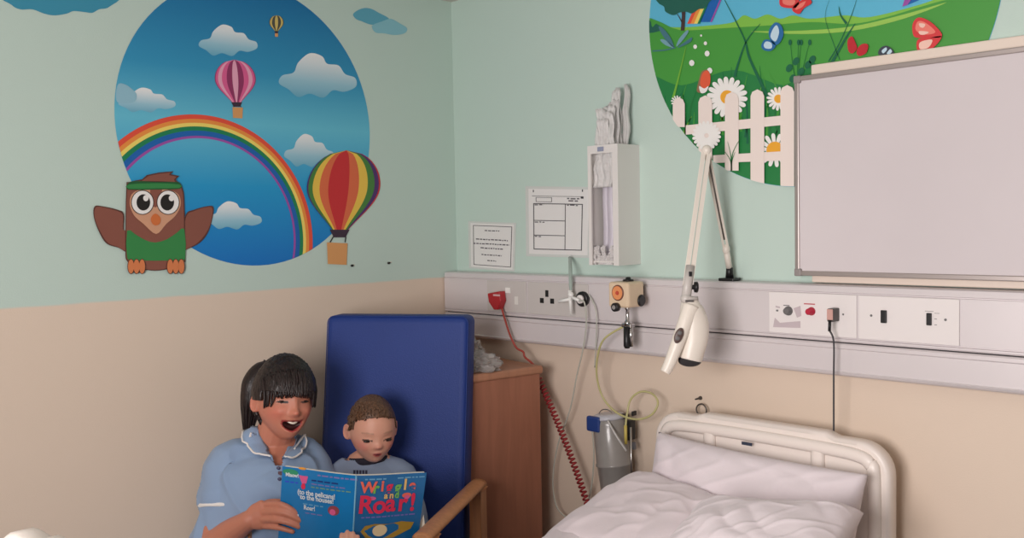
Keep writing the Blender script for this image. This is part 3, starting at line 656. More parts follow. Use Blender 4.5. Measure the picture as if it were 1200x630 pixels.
# ------------------------------------------------------------------ regulator
c0 = HW(736, 344, .12); rgx = c0.x
reg = empty('suction_regulator', (rgx, -TF, 1.25), 'cream suction regulator with round orange dial and black knobs clipped to trunking', 'regulator')
bod = mat('regulator_cream', (226, 202, 172), .4); chrome = mat('chrome', (190, 188, 186), .2, 1)
fx0, fx1 = HW(713, 345, .17).x, HW(733, 345, .17).x
ctr = V(((fx0+fx1)/2+.002, -.13, HW(730, 345, .15).z)); bw_ = fx1-fx0+.012; bh_ = .072
MB().box(ctr, (bw_, .075, bh_), bev=.008, seg=3).build('body', bod, reg)
MB().box(ctr+V((0, .052, 0)), (.03, .03, .04), bev=.003).build('mount_block', dark, reg)
fc = ctr+V((0, -.0375, .006))
MB().lathe(fc, (0, -1, 0), [(0, .0225), (.002, .0225), (.003, .0205)], 28, sq=(1.0, .92)).build('dial_rim', mat('dial_brown', (120, 76, 60), .4), reg)
MB().lathe(fc+V((0, -.003, 0)), (0, -1, 0), [(0, .019), (.0008, .019)], 28, sq=(1, .92)).build('dial_face', mat('dial_orange', (232, 150, 96), .4), reg)
MB().lathe(fc+V((0, -.004, 0)), (0, -1, 0), [(0, .006), (.002, .005)], 16).build('dial_hub', mat('dial_red', (200, 80, 60), .4), reg)
MB().lathe(ctr+V((-.004, -.0375, -.034)), (0, -1, 0), [(0, .0125), (.012, .0125), (.014, .0095)], 20).build('front_knob', dark, reg)
MB().lathe(ctr+V((-.004, -.052, -.034)), (0, -1, 0), [(0, .006), (.001, .006)], 16).build('knob_cap', mat('knob_grey', (150, 146, 144), .4), reg)
MB().lathe(ctr+V((.028, .02, -.018)), (1, 0, 0), [(0, .015), (.01, .017), (.014, .014)], 20).build('side_knob', dark, reg)
MB().lathe(ctr+V((0, .01, bh_/2)), (0, 0, 1), [(0, .016), (.005, .015), (.006, .008), (.011, .007), (.012, .004)], 20).build('top_cap', dark, reg)
zb_ = ctr.z-bh_/2
MB().lathe((ctr.x+.004, ctr.y, zb_), (0, 0, -1), [(0, .009), (.006, .0075), (.01, .005), (.038, .006), (.042, .010), (.052, .011)], 16).build('chrome_stem', chrome, reg)
mb = MB()
for dx in (-.009, .011): mb.tube([(ctr.x+.004+dx, ctr.y, zb_-.05), (ctr.x+.004+dx, ctr.y, zb_-.112)], .0058, 12)
mb.box((ctr.x+.005, ctr.y, zb_-.052), (.034, .02, .012), bev=.003)
mb.build('outlet_valve', chrome, reg)
MB().lathe((ctr.x+.005, ctr.y-.006, zb_-.055), (0, 0, -1), [(0, .009), (.055, .010), (.062, .007)], 14).build('outlet_nozzle', dark, reg)
# yellow tubing
yt = empty('yellow_tube', HW(720, 388, .12), 'thin yellow-green oxygen tube looping from the regulator to the bottle clamp', 'tube')
st = V((ctr.x-.006, ctr.y, zb_-.054))
loop = [st, HW(708, 397, .13), HW(700, 420, .11), HW(700, 445, .09), HW(708, 468, .08), HW(724, 484, .08), HW(745, 491, .085), HW(763, 486, .08), HW(771, 472, .07), HW(764, 461, .06), HW(750, 459, .06), HW(739, 468, .07), HW(735, 484, .08), HW(733, 500, .085)]
MB().tube(loop, .0032, 8, smooth=8).build('tubing', mat('tube_yellow', (204, 198, 140), .3, alpha=.9), yt)
MB().tube([HW(733, 498, .085), HW(733.5, 520, .085)], .0048, 8).build('connector', mat('connector_yellow', (206, 186, 96), .35), yt)

# ------------------------------------------------------------------ bottle and clamp
bt = HW(714, 490, .075); bb_ = HW(725, 592, .075)
bot = empty('suction_bottle', V((bb_.x, -.07, bb_.z)), 'tall grey translucent suction canister with blue lid hanging on wall behind bed', 'bottle')
axd = (bb_-bt).normalized(); Lb = (bb_-bt).length
MB().lathe(bt, axd, [(-.004, .045), (0, .049), (.015, .051), (Lb*.5, .052), (Lb*.51, .055), (Lb*.53, .055), (Lb*.54, .051), (Lb*.98, .046), (Lb*1.2, .044)], 28).build('canister', mat('canister_grey', (150, 146, 142), .3, coat=.3, var=.08, vscale=14), bot)
MB().lathe(bt-axd*.006, axd, [(-.01, .036), (-.006, .046), (0, .051), (.006, .051)], 28).build('lid_rim', mat('lid_clear', (196, 196, 204), .3), bot)
mb = MB(); bl_ = mat('lid_blue', (40, 66, 130), .35)
mb.box(bt+V((-.020, -.046, -.012)), (.052, .016, .046), bev=.006); mb.build('blue_latch', bl_, bot)
MB().tube([bt+V((-.038, -.01, .0)), bt+V((-.02, -.01, .024)), bt+V((.01, -.01, .026)), bt+V((.034, -.01, .0))], .0016, 6, smooth=6).build('wire_handle', chrome, bot)
MB().tube([HW(739, 500, .08), HW(741, 590, .08)], .003, 8).build('support_rod', chrome, bot)
MB().tube([HW(712, 492, .12), HW(722, 510, .125), HW(734, 528, .11)], .003, 8, smooth=5).build('suction_port', mat('port_clear', (200, 198, 196), .3), bot)
ck = empty('rail_clamp', HW(737, 505, .06), 'black clamp fixed on wall right of the suction canister', 'clamp')
MB().box(HW(738, 503, .05), (.022, .03, .06), bev=.004).build('clamp_body', dark, ck)
MB().box(HW(732, 487, .06), (.02, .02, .014), bev=.003).build('clamp_jaw', dark, ck)
MB().box(HW(743, 484, .05), (.006, .02, .014), bev=.002).build('clamp_jaw', dark, ck)
MB().box(HW(743, 522, .05), (.010, .012, .022), bev=.003).build('clamp_lever', mat('lever_grey', (120, 122, 130), .4), ck)
MB().box(HW(738, 503, .018), (.014, .034, .03), bev=.002).build('wall_bracket', grey, ck)
# ring hook
rcz = 480
hk = empty('cable_hook', HW(822, 470, 0), 'small dark ring hook on the wall just above the headboard', 'hook')
rc = HW(822, rcz, .02); MB().tube([rc+V((.0165*math.cos(a), 0, .0165*math.sin(a))) for a in [2*math.pi*k/24 for k in range(24)]], .0022, 8, closed=True).build('ring', mat('hook_grey', (96, 92, 88), .4, .6), hk)
MB().lathe(HW(821, 466, 0), (0, -1, 0), [(0, .006), (.004, .005), (.006, .0028), (.026, .0024), (.027, .001)], 12).build('screw_eye', MATS['hook_grey'], hk)

# ------------------------------------------------------------------ examination lamp
lampw = mat('lamp_ivory', (240, 232, 220), .35)
base = HW(855, 328, .035); lb = empty('examination_lamp', (base.x, -.035, 1.334), 'ivory jointed-arm examination lamp clamped on top of the trunking', 'lamp')
bx = base.x
MB().box((bx, -.035, 1.338), (.046, .04, .008), bev=.002).build('base_plate', dark, lb)
MB().lathe((bx, -.035, 1.342), (0, 0, 1), [(0, .011), (.028, .009), (.03, .006)], 16).build('base_socket', dark, lb)
S0 = V((bx, -.035, 1.365)); S1 = W(850, 296, 1); S1 = HW(851, 292, .05); EL = HW(828, 176, .13); J = HW(806, 334, .28)
MB().tube([S0, S1], .0085, 12).ball(S1, (.010, .010, .014)).build('base_knuckle', lampw, lb)
sd = (EL-S1).normalized(); sx = sd.cross(V((0, 1, 0))).normalized()
def arm(a, b, w, gap, name, axis):
    mb = MB()
    d_ = (b-a).normalized(); s_ = (axis-d_*axis.dot(d_)).normalized(); n_ = d_.cross(s_)
    for k in (-1, 1): mb.box((a+b)/2+s_*gap*k, (w, w*.9, (b-a).length), (s_, n_, d_), bev=.0012)
    return mb.build(name, lampw, lb), s_, n_, d_
arm(S1, EL, .0062, .0052, 'lower_arm', RT); arm(EL, J, .0085, .0068, 'upper_arm', RT)
o_sp = MB().tube([S1+(EL-S1)*.1, EL], .0025, 8).build('spring', mat('spring_grey', (120, 112, 108), .4, .6), lb)
MB().ball(EL, (.013, .012, .014)).build('elbow_joint', lampw, lb)
d_ = (J-EL).normalized()
MB().tube([J-d_*.05, J+d_*.035], lambda t: (.0125, .0115), 14).ball(J+d_*.035, .0135).build('head_yoke', mat('yoke_grey', (206, 200, 194), .35), lb)
MB().lathe(J+d_*.005+RT*.008, RT, [(0, .006), (.008, .006), (.009, .013), (.016, .014), (.018, .011)], 18).build('tension_knob', dark, lb)
MB().box(J-d_*.03-FW*.013, (.008, .006, .012), (RT, FW, UP), bev=.001).build('yoke_clip', dark, lb)
t_ = (J-CP).dot(FW)
L_ = lambda x, y, dt=0: W(x, y, t_+dt)
mb = MB()
mb.tube([L_(808, 349), L_(809, 358), L_(811, 366), L_(814, 380), L_(814, 396), L_(811, 410), L_(808.5, 421)], lambda t: [( .020, .020), (.023, .023), (.028, .026), (.034, .03), (.033, .03), (.029, .027), (.026, .024)][min(6, int(t*6+.5))] if False else (.018+.018*math.sin(min(1, t*1.6)*math.pi/2)-.007*max(0, t-.5)*2, .019+.012*math.sin(min(1, t*1.7)*math.pi/2)-.005*max(0, t-.5)*2), 28, smooth=5, flat=RT)
o = mb.build('lamp_shade', lampw, lb)
MB().lathe(L_(808.5, 421.2), (L_(808, 425)-L_(808.5, 421)-FW*.006).normalized(), [(-.006, .0285), (.004, .0285), (.005, .024)], 28, ref=RT).build('lamp_opening', mat('lamp_black', (18, 20, 24), .25), lb)
MB().tube([L_(810, 358, -.012), L_(803, 378, -.018), L_(794, 402, -.02), L_(785, 425, -.02), L_(779.5, 436, -.02)], lambda t: (.021-.0085*t, .019-.007*t), 18, smooth=6, flat=RT).build('handle', lampw, lb)
sa = (L_(790, 412)-L_(803, 378)).normalized()
MB().ball(L_(795.5, 393, -.0385), (.0105, .004, .020), ((sa.cross(FW)).normalized(), FW, sa)).build('switch_pad', mat('switch_brown', (92, 72, 68), .4), lb)
for k in (-.007, .007): MB().ball(L_(795.5, 393, -.0425)+sa*k, (.0055, .002, .0055), ((sa.cross(FW)).normalized(), FW, sa)).build('switch_button', grey, lb)
MB().lathe(L_(808, 347, -.002), -UP, [(0, .021), (.009, .0225)], 24).build('shade_collar', mat('collar_grey', (196, 190, 184), .4), lb)
MB().box(L_(808, 352.5, -.0235), (.02, .003, .005), (RT, FW, UP)).build('collar_slot', mat('slot_dark', (90, 84, 82), .5), lb)

# ------------------------------------------------------------------ locker
def woodmat(name, c, sx=14, var=.12, rough=.45):
    m = mat(name, c, rough); nt = m.node_tree; b = nt.nodes['Principled BSDF']
    tc = nt.nodes.new('ShaderNodeTexCoord'); mp_ = nt.nodes.new('ShaderNodeMapping'); mp_.inputs['Scale'].default_value = (sx, sx, 1.2)
    n = nt.nodes.new('ShaderNodeTexNoise'); n.inputs['Scale'].default_value = 4; n.inputs['Detail'].default_value = 6; n.inputs['Distortion'].default_value = .6
    nt.links.new(tc.outputs['Object'], mp_.inputs[0]); nt.links.new(mp_.outputs[0], n.inputs['Vector'])
    r = nt.nodes.new('ShaderNodeValToRGB'); q = lin(c); r.color_ramp.elements[0].position = .3; r.color_ramp.elements[1].position = .72
    r.color_ramp.elements[0].color = tuple(v*(1-var) for v in q[:3])+(1,); r.color_ramp.elements[1].color = tuple(v*(1+var) for v in q[:3])+(1,)
    nt.links.new(n.outputs['Fac'], r.inputs[0]); nt.links.new(r.outputs[0], b.inputs['Base Color']); return m
beech = woodmat('locker_beech', (168, 112, 88), 10, .1); beech2 = woodmat('locker_top_beech', (180, 128, 100), 10, .1)
th = math.radians(-9)
ly = V((-math.sin(th), math.cos(th), 0)); lx = V((math.cos(th), math.sin(th), 0))
cr_ = V((.500, -.112, 0)); LD, LWd, LH = .33, .40, 1.03
lc = cr_-ly*LD/2-lx*LWd/2
if True:
    lk = empty('bedside_locker', lc, 'tall beech bedside locker standing between blue armchair and the wall', 'bedside locker')
    MB().box(lc+V((0, 0, LH/2+.03)), (LWd, LD, LH-.06-.0), (lx, ly, V((0, 0, 1))), bev=.002).build('carcass', beech, lk)
    MB().box(lc+V((0, 0, LH+.012)), (LWd+.016, LD+.02, .026), (lx, ly, V((0, 0, 1))), bev=.008, seg=3).build('locker_top', beech2, lk)
    dr = MB().box(lc-ly*(LD/2+.010)+V((0, 0, .84)), (LWd-.01, .018, .2), (lx, ly, V((0, 0, 1))), bev=.003).build('drawer', beech2, lk)
    MB().box(lc-ly*(LD/2+.026)+V((0, 0, .86)), (.1, .012, .012), (lx, ly, V((0, 0, 1))), bev=.003).build('handle', chrome, dr)
    dr = MB().box(lc-ly*(LD/2+.010)+V((0, 0, .41)), (LWd-.01, .018, .62), (lx, ly, V((0, 0, 1))), bev=.003).build('door', beech2, lk)
    MB().box(lc-ly*(LD/2+.026)+lx*.14+V((0, 0, .6)), (.012, .012, .1), (lx, ly, V((0, 0, 1))), bev=.003).build('handle', chrome, dr)
    for a in (-1, 1):
        for b in (-1, 1):
            MB().lathe(lc+lx*a*(LWd/2-.04)+ly*b*(LD/2-.04), (0, 0, 1), [(0, .014), (.006, .022), (.04, .022), (.05, .012), (.062, .012)], 14).build('castor', dark, lk)
# crumpled plastic on it
def crumple(c, rx, ry, rz, seed, name, m, parent, sub=4):
    bm = bmesh.new(); bmesh.ops.create_icosphere(bm, subdivisions=sub, radius=1)
    for v in bm.verts:
        p = v.co.copy(); n = noise.noise(p*2.2+V((seed, 0, 0)))*.4+noise.noise(p*5+V((0, seed, 0)))*.3+noise.noise(p*11+V((0, 0, seed)))*.16
        q = p*(1+n); q.z = max(q.z, -.55)
        v.co = V(c)+V((q.x*rx, q.y*ry, (q.z+.55)*rz))
    me = bpy.data.meshes.new(name); bm.to_mesh(me); bm.free(); me.materials.append(m); return link(name, me, parent)
ltop = lc.z+LH+.0255
pb = empty('crumpled_bag', (0, 0, 0), 'crumpled clear plastic packaging lying on top of the beech locker', 'plastic bag')
c1 = lc+lx*.120-ly*.03; c1.z = ltop; pb.location = c1
film = mat('crinkled_film', (214, 208, 204), .08, trans=.5, alpha=.7)
crumple(c1+lx*.022, .072, .06, .034, 3.1, 'tray', film, pb); crumple(c1-lx*.055+ly*.02, .055, .045, .055, 8.7, 'film_wrap', film, pb)

# ------------------------------------------------------------------ armchair
cf = V((.505, -.863, 0)).normalized(); cw = V((.863, .505, 0)).normalized(); ZU = V((0, 0, 1))
CB = V((.350, -.572, 0))           # centre of the back panel's front at arm level
chair = empty('armchair', V((.47, -.76, 0)), 'high-backed blue vinyl armchair with beech arms in the corner', 'armchair')
blue = mat('blue_vinyl', (24, 54, 128), .6, bump=.15, bscale=240, var=.03); archw = woodmat('arm_beech', (200, 140, 96), 20, .1, .4)
lean = .075
def backpt(u, v, dep):   # u -.5..+.5, v 0..1 height
    z = .40+v*(1.232-.40); off = -(z-.757)/(1.232-.757)*lean
    bulge = .018*math.cos(u*math.pi)*math.sin(math.pi*min(1, v*1.02))
    return CB+cw*(u*.425)+cf*(off+dep+(bulge if dep > -.04 else 0))+ZU*z
nb = 24; mb = MB(); nu, nv = 28, 40; Th = .085
def rounded(u, v):
    # superellipse-like rounding of the panel's corners and edges
    return u, v
front = lambda a, b: backpt(a-.5, b, 0)
prof = []
for k in range(9):
    a = math.pi*k/8; prof.append((math.cos(a), math.sin(a)))
rings = []
M_ = 96
def outline(s, inset):
    hw_, hz0, hz1, r = .2125-inset, .40+inset, 1.232-inset, max(.004, .022-inset)
    pts = []
    for cx, cz, a0 in ((hw_-r, hz1-r, 0), (-hw_+r, hz1-r, 90), (-hw_+r, hz0+r, 180), (hw_-r, hz0+r, 270)):
        for k in range(7): a = math.radians(a0+15*k); pts.append((cx+r*math.cos(a), cz+r*math.sin(a)))
    return pts
def back_world(x, z, dep): return CB+cw*(x*1.05-.016)+cf*(-(z-.757)/(1.232-.757)*lean+dep)+ZU*z
layers = [(.02, 0), (.010, -.0015), (.004, -.006), (0, -.016), (0, -.069), (.004, -.079), (.012, -.085)]
R_ = []
for inset, dep in layers: R_.append([mb.bm.verts.new(back_world(x, z, dep)) for x, z in outline(0, inset)])
for a, b in zip(R_, R_[1:]):
    n = len(a)
    for k in range(n): f = mb.bm.faces.new((a[k], a[(k+1) % n], b[(k+1) % n], b[k])); f.smooth = True
mb.bm.faces.new(R_[0][::-1]); mb.bm.faces.new(R_[-1])
mb.build('backrest', blue, chair)
mb = MB(); mb.tube([back_world(x, z, -.007) for x, z in outline(0, .0015)], .0016, 6, closed=True); mb.build('piping', blue, chair)
sc_ = CB+cf*.235+ZU*.415
MB().box(sc_, (.43, .47, .11), (cw, cf, ZU), bev=.025, seg=4).build('seat', blue, chair)
MB().box(sc_-ZU*.075, (.44, .44, .04), (cw, cf, ZU), bev=.004).build('seat_frame', archw, chair)
for s_ in (-1, 1):
    a = CB+cw*s_*.242+cf*(-.03)+ZU*.757; b = CB+cw*s_*.242+cf*.455+ZU*.757
    mb = MB(); mb.tube([a, a.lerp(b, .3), a.lerp(b, .7), b-cf*.02, b-cf*.006, b], lambda t: (.014, .0245) if t < .75 else (.014-(t-.75)*.012, .0245-(t-.75)*.03), 20, smooth=5, flat=ZU)
    mb.build('armrest', archw, chair)
    MB().box(CB+cw*s_*.242+cf*.40+ZU*.372, (.034, .045, .744), (cw, cf, ZU), bev=.006).build('leg', archw, chair)
    MB().box(CB+cw*s_*.242-cf*.02+ZU*.372, (.034, .045, .744), (cw, cf, ZU), bev=.006).build('leg', archw, chair)
    MB().box(CB+cw*s_*.242+cf*.19+ZU*.34, (.022, .38, .05), (cw, cf, ZU), bev=.004).build('side_rail', archw, chair)

# ------------------------------------------------------------------ bed
bedp = mat('bed_plastic', (244, 234, 226), .35); bedm = mat('bed_steel', (200, 198, 196), .4, .5)
bed = empty('hospital_bed', (1.27, -.95, 0), 'white hospital bed with moulded headboard pushed against the trunking wall', 'bed')
def board(yc, x0, x1, ztop, zbot, name, ribs):
    """moulded board: rounded outline with recessed panels"""
    xc = (x0+x1)/2; hw_ = (x1-x0)/2
    def out(ins):
        pts = []; r = .075-ins; a0s = ((x1-ins-r, ztop-ins-r, 0), (x0+ins+r, ztop-ins-r, 90))
        for cx, cz, a0 in a0s:
            for k in range(10): a = math.radians(a0+10*k); pts.append((cx+r*math.cos(a), cz+r*math.sin(a)))
            if a0 == 0:      # gentle crown between the corners with a raised middle
                for t in (.12, .2, .24, .3, .4, .5, .6, .7, .76, .8, .88):
                    z = ztop-ins+(.010 if .24 <= t <= .76 else (.010*(t-.2)/.04 if .2 < t < .24 else (.010*(.8-t)/.04 if .76 < t < .8 else 0)))
                    pts.append((x1-(x1-x0)*t, z))
        pts += [(x0+ins, zbot), (x1-ins, zbot)]
        return pts
    mb = MB(); R_ = []
    for ins, dy in ((.010, -.023), (.004, -.021), (0, -.014), (0, .014), (.004, .021), (.010, .023)):
        R_.append([mb.bm.verts.new((x, yc+dy, z)) for x, z in out(ins)])
    for a, b in zip(R_, R_[1:]):
        n = len(a)
        for k in range(n): f = mb.bm.faces.new((a[k], a[(k+1) % n], b[(k+1) % n], b[k])); f.smooth = True
    for rg_, fl in ((R_[0], 1), (R_[-1], 0)):
        P = [v.co.copy() for v in rg_]
        for t in tessellate_polygon([P]): mb.bm.faces.new([rg_[i] for i in t])
    return mb.build(name, bedp, bed)
HX0, HX1, HZ = .944, 1.604, .985
hb = board(-.10, HX0, HX1, HZ-.012, .45, 'headboard', 2)
# raised rim and ribs on the headboard's face
def rimbar(P, r, name='rim'): MB().tube(P, r, 10, smooth=5, flat=(0, 1, 0)).build(name, bedp, hb)
yf = -.126
rimbar([(HX0+.035, yf+.004, .80), (HX0+.035, yf, HZ-.10), (HX0+.045, yf, HZ-.06), (HX0+.075, yf, HZ-.045), (1.1, yf, HZ-.04), (1.27, yf, HZ-.038), (1.45, yf, HZ-.04), (HX1-.075, yf, HZ-.045), (HX1-.045, yf, HZ-.06), (HX1-.035, yf, HZ-.10), (HX1-.035, yf+.004, .60)], lambda t: (.012, .016))
for x_ in (1.125, 1.43): rimbar([(x_, yf, HZ-.04), (x_, yf, HZ-.1), (x_, yf, .7)], lambda t: (.010, .018), 'rib')
MB().box((1.245, yf-.0145, HZ-.058), (.03, .002, .008), bev=.0005).build('maker_badge', mat('badge_dark', (50, 60, 80), .4), hb)
fb = board(-1.775, .932, HX1+.01, 1.058, .45, 'footboard', 0)
MB().box((1.274, -.95, .42), (.60, 1.6, .06), bev=.01).build('bed_base', bedm, bed)
MB().box((1.274, -.945, .56), (.62, 1.58, .15), bev=.03, seg=3).build('mattress', mat('sheet_white', (232, 224, 226), .85), bed)
for x_ in (1.0, 1.55):
    for y_ in (-.25, -1.65):
        MB().box((x_, y_, .24), (.05, .05, .32), bev=.005).build('bed_leg', bedm, bed)
        MB().lathe((x_-.012, y_, .055), (1, 0, 0), [(0, .045), (.003, .053), (.021, .053), (.024, .045)], 20).build('castor', dark, bed)

linen = mat('linen_white', (234, 224, 228), .9, bump=.12, bscale=30, sheen=.2)
linen2 = mat('duvet_white', (238, 226, 230), .9, bump=.1, bscale=26, sheen=.2)
def pillow(c, U, Vv, Nn, w, h, t, seed, wr=1.0, label=None, name='pillow', m=None, warp=None, pinch=.12):
    """soft cushion: U width, Vv height, Nn thickness axis"""
    U, Vv, Nn = V(U).normalized(), V(Vv).normalized(), V(Nn).normalized(); S = 72
    mb = MB()
    def f(side):
        def g(a, b):
            x, y = a*2-1, b*2-1
            e = max(0, (1-abs(x)**3.2))*max(0, (1-abs(y)**3.2)); th_ = e**.42
            px = x*(1-pinch*(1-abs(x)**2)*0-pinch*.5*(y*y)*(1-y*y)*0)*(1-pinch*(1-y*y)*abs(x)**3*.35)
            py = y*(1-pinch*(1-x*x)*abs(y)**3*.45)
            q = V((x*1.6, y*1.4, seed))
            fold = noise.noise(q*1.3)*.30+abs(noise.noise(V((x*2.4+y*1.1+seed, y*.8-x*.6, seed))))*.55-.15+(1-abs(noise.noise(V((x*1.2-y*2.2, x*1.6+seed, 3)))*2.2))**5*.16
            # creases radiating from the corners
            for sx_, sy_ in ((-1, -1), (1, -1), (-1, 1), (1, 1)):
                dx, dy = x-sx_, y-sy_; r = math.hypot(dx, dy); an = math.atan2(dy, dx)
                fold += .09*math.sin(an*11+seed)*math.exp(-r*1.6)*min(1, r*4)
            z = side*t/2*th_*(1+wr*.35*fold)+t*.10*wr*fold*min(1, e*3)
            p = V(c)+U*(px*w/2)+Vv*(py*h/2)+Nn*z
            return warp(p, x, y) if warp else p
        return g
    mb.grid(f(1), S, S); mb.grid(f(-1), S, S)
    bmesh.ops.remove_doubles(mb.bm, verts=mb.bm.verts[:], dist=.0004)
    return mb.build(name, m or linen, None, smooth=True, label=label, cat='pillow')
# pillow leaning on the headboard
pillow((1.292, -.235, .782), (1, -.02, -.02), (0, .34, 1), (0, -1, .34), .585, .30, .13, 2.3, 1.0, 'white pillow leaning upright against the headboard, behind the other bedding')
pillow((1.215, -.455, .765), (1, -.20, -.03), (.1, 1, .28), (0, -.28, 1), .54, .36, .13, 5.1, .9, 'plump white pillow lying in front of the upright pillow at the left', m=linen2)
pillow((1.49, -.50, .835), (1, .26, .10), (-.22, 1, .16), (0, -.22, 1), .36, .26, .11, 9.4, .85, 'crumpled small white pillow at the right, its corner poking towards the headboard', m=linen)
# duvet: thick quilt over the bed, edge hanging at the left
def duvet():
    mb = MB(); nx, ny = 110, 130
    X0, X1, Y0, Y1 = .905, 1.635, -.42, -1.72
    def top(x, y):
        u = (x-X0)/(X1-X0); v = (y-Y0)/(Y1-Y0)
        z = .722+.02*math.exp(-((v-.05)/.25)**2)-.01*v+.03*math.exp(-((u-.5)/.35)**2)
        n = noise.noise(V((x*5, y*4, 1.7)))*.014+(1-abs(noise.noise(V((x*5+y*3, y*2.2, 4)))*2))**4*.016+noise.noise(V((x*14, y*12, 9)))*.004
        e = min(u, 1-u)/.10; e = 1-max(0, 1-e)**2 if e < 1 else 1
        f = min(v, 1-v)/.05; f = 1-max(0, 1-f)**2 if f < 1 else 1
        return (z+n-.62)*min(e, 1)*(.25+.75*f)+.62
    mb.grid(lambda a, b: V((X0+(X1-X0)*a+.006*noise.noise(V((a*9, b*14, 2))), Y0+(Y1-Y0)*b+.02*noise.noise(V((a*6, b*3, 8))), top(X0+(X1-X0)*a, Y0+(Y1-Y0)*b))), nx, ny)
    o = mb.build('duvet', linen2, None, smooth=True, recalc=True, label='white duvet spread over the length of the bed', cat='duvet')
    s = o.modifiers.new('s', 'SOLIDIFY'); s.thickness = .02; s.offset = -1
    return o
duvet()

# ------------------------------------------------------------------ people
def skin_rgb(c): return lin(c)[:3]
def mixc(a, b, t): t = max(0, min(1, t)); return tuple(p*(1-t)+q*t for p, q in zip(a, b))
class Head:
    def __init__(s, c, fwd, up, H, kind):
        s.c = V(c); s.f = V(fwd).normalized(); s.u = V(up); s.u = (s.u-s.f*s.u.dot(s.f)).normalized(); s.r = s.f.cross(s.u); s.H = H; s.k = kind
        s.lau = kind == 'woman'
    def shape(s, n, grow=0):
        """n: unit direction (x right, y front, z up) -> local point in units of H"""
        a, b, c = (.35, .425, .5) if s.lau else (.352, .43, .49)
        x, y, z = n.x*(a+grow), n.y*(b+grow), n.z*(c+grow)
        q = max(0, min(1, -z/.5))
        jaw = (.30 if s.lau else .20)*q**1.6
        x *= 1-jaw
        if n.y < 0: y *= 1-.42*q
        else: y += .13*q**1.6*(1 if s.lau else .8); 
        if z > 0: y *= 1+.03*z
        if n.y > -.1 and not grow:
            def g(x0, z0, sx, sz, am): return am*math.exp(-((x-x0)/sx)**2-((z-z0)/sz)**2)
            d = 0
            if s.lau:
                d += g(0, -.03, .045, .09, .035)+g(0, -.135, .05, .05, .085)+g(.048, -.15, .03, .028, .03)+g(-.048, -.15, .03, .028, .03)
                for k in (-1, 1):
                    d += g(.15*k, .01, .085, .05, -.040)+g(.15*k, .0, .055, .026, .022)+g(.14*k, .085, .10, .03, .014)+g(.20*k, -.13, .085, .07, .040)+g(.155*k, -.2, .03, .07, -.010)
                d += g(0, -.235, .12, .022, .018)+g(0, -.375, .085, .022, .026)+g(0, -.45, .10, .05, .026)
                zz = z+.308-2.6*x*x; m = math.exp(-((x/.125)**4)-(zz/max(.012, .062-.22*abs(x)))**4); d -= .10*m
            else:
                d += g(0, -.06, .04, .06, .012)+g(0, -.135, .05, .04, .065)+g(.042, -.145, .028, .022, .018)+g(-.042, -.145, .028, .022, .018)
                for k in (-1, 1):
                    d += g(.155*k, -.03, .085, .05, -.030)+g(.155*k, -.04, .062, .032, .026)+g(.15*k, .06, .10, .03, .008)+g(.22*k, -.19, .11, .10, .035)
                d += g(0, -.25, .07, .018, .028)+g(0, -.30, .065, .018, .030)+g(0, -.2745, .06, .008, -.012)+g(0, -.41, .10, .06, .03)
            y += d*min(1, (n.y+.1)*3)
        return V((x, y, z))
    def w(s, p): return s.c+(s.r*p.x+s.f*p.y+s.u*p.z)*s.H
    def loc(s, p): d = (V(p)-s.c)/s.H; return V((d.dot(s.r), d.dot(s.f), d.dot(s.u)))
    def add(s, mb, nu=120, nv=90):
        bm = mb.bm; rows = []
        # poles on the side-to-side axis keep the face's grid even
        for j in range(1, nv):
            th = math.pi*j/nv; row = []
            for i in range(nu):
                ph = 2*math.pi*i/nu; n = V((math.cos(th), math.sin(th)*math.cos(ph), math.sin(th)*math.sin(ph))); row.append(bm.verts.new(s.w(s.shape(n))))
            rows.append(row)
        p0 = bm.verts.new(s.w(s.shape(V((1, 0, 0))))); p1 = bm.verts.new(s.w(s.shape(V((-1, 0, 0)))))
        for a, b in zip(rows, rows[1:]):
            for i in range(nu): bm.faces.new((a[i], a[(i+1) % nu], b[(i+1) % nu], b[i]))
        for i in range(nu):
            bm.faces.new((p0, rows[0][(i+1) % nu], rows[0][i])); bm.faces.new((p1, rows[-1][i], rows[-1][(i+1) % nu]))
        ex = .35 if s.lau else .352
        for k in (-1, 1):        # ears: rim and lobe
            ax = (s.r*k*.5-s.f*.86).normalized(); nn = ax.cross(s.u).normalized(); sz = 1 if s.lau else 1.15
            e = s.w(V((k*ex*.97, -.03, -.05)))
            mb.tube([e+(ax*(math.cos(t)*.055*sz+.02)+s.u*(math.sin(t)*.095*sz))*s.H+s.r*k*.03*s.H for t in [2*math.pi*i/18 for i in range(18)]], .018*s.H, 8, closed=True)
            mb.ball(e+(ax*.02+s.r*k*.012)*s.H, (.045*s.H*sz, .085*s.H*sz, .024*s.H), (ax, s.u, nn))
            mb.ball(e+(-s.u*.09*sz+s.r*k*.015)*s.H, (.03*s.H, .03*s.H, .02*s.H))
    def surf(s, x, z, grow=0):
        """front surface point above local (x, z)"""
        best = None
        lo = V((x, .3, z))
        n = V((x/.36, .8, z/.5)).normalized()
        for _ in range(14):
            p = s.shape(n, grow); n = V((n.x+(x-p.x)*1.6, n.y, n.z+(z-p.z)*1.4)).normalized()
        return s.shape(n, grow)
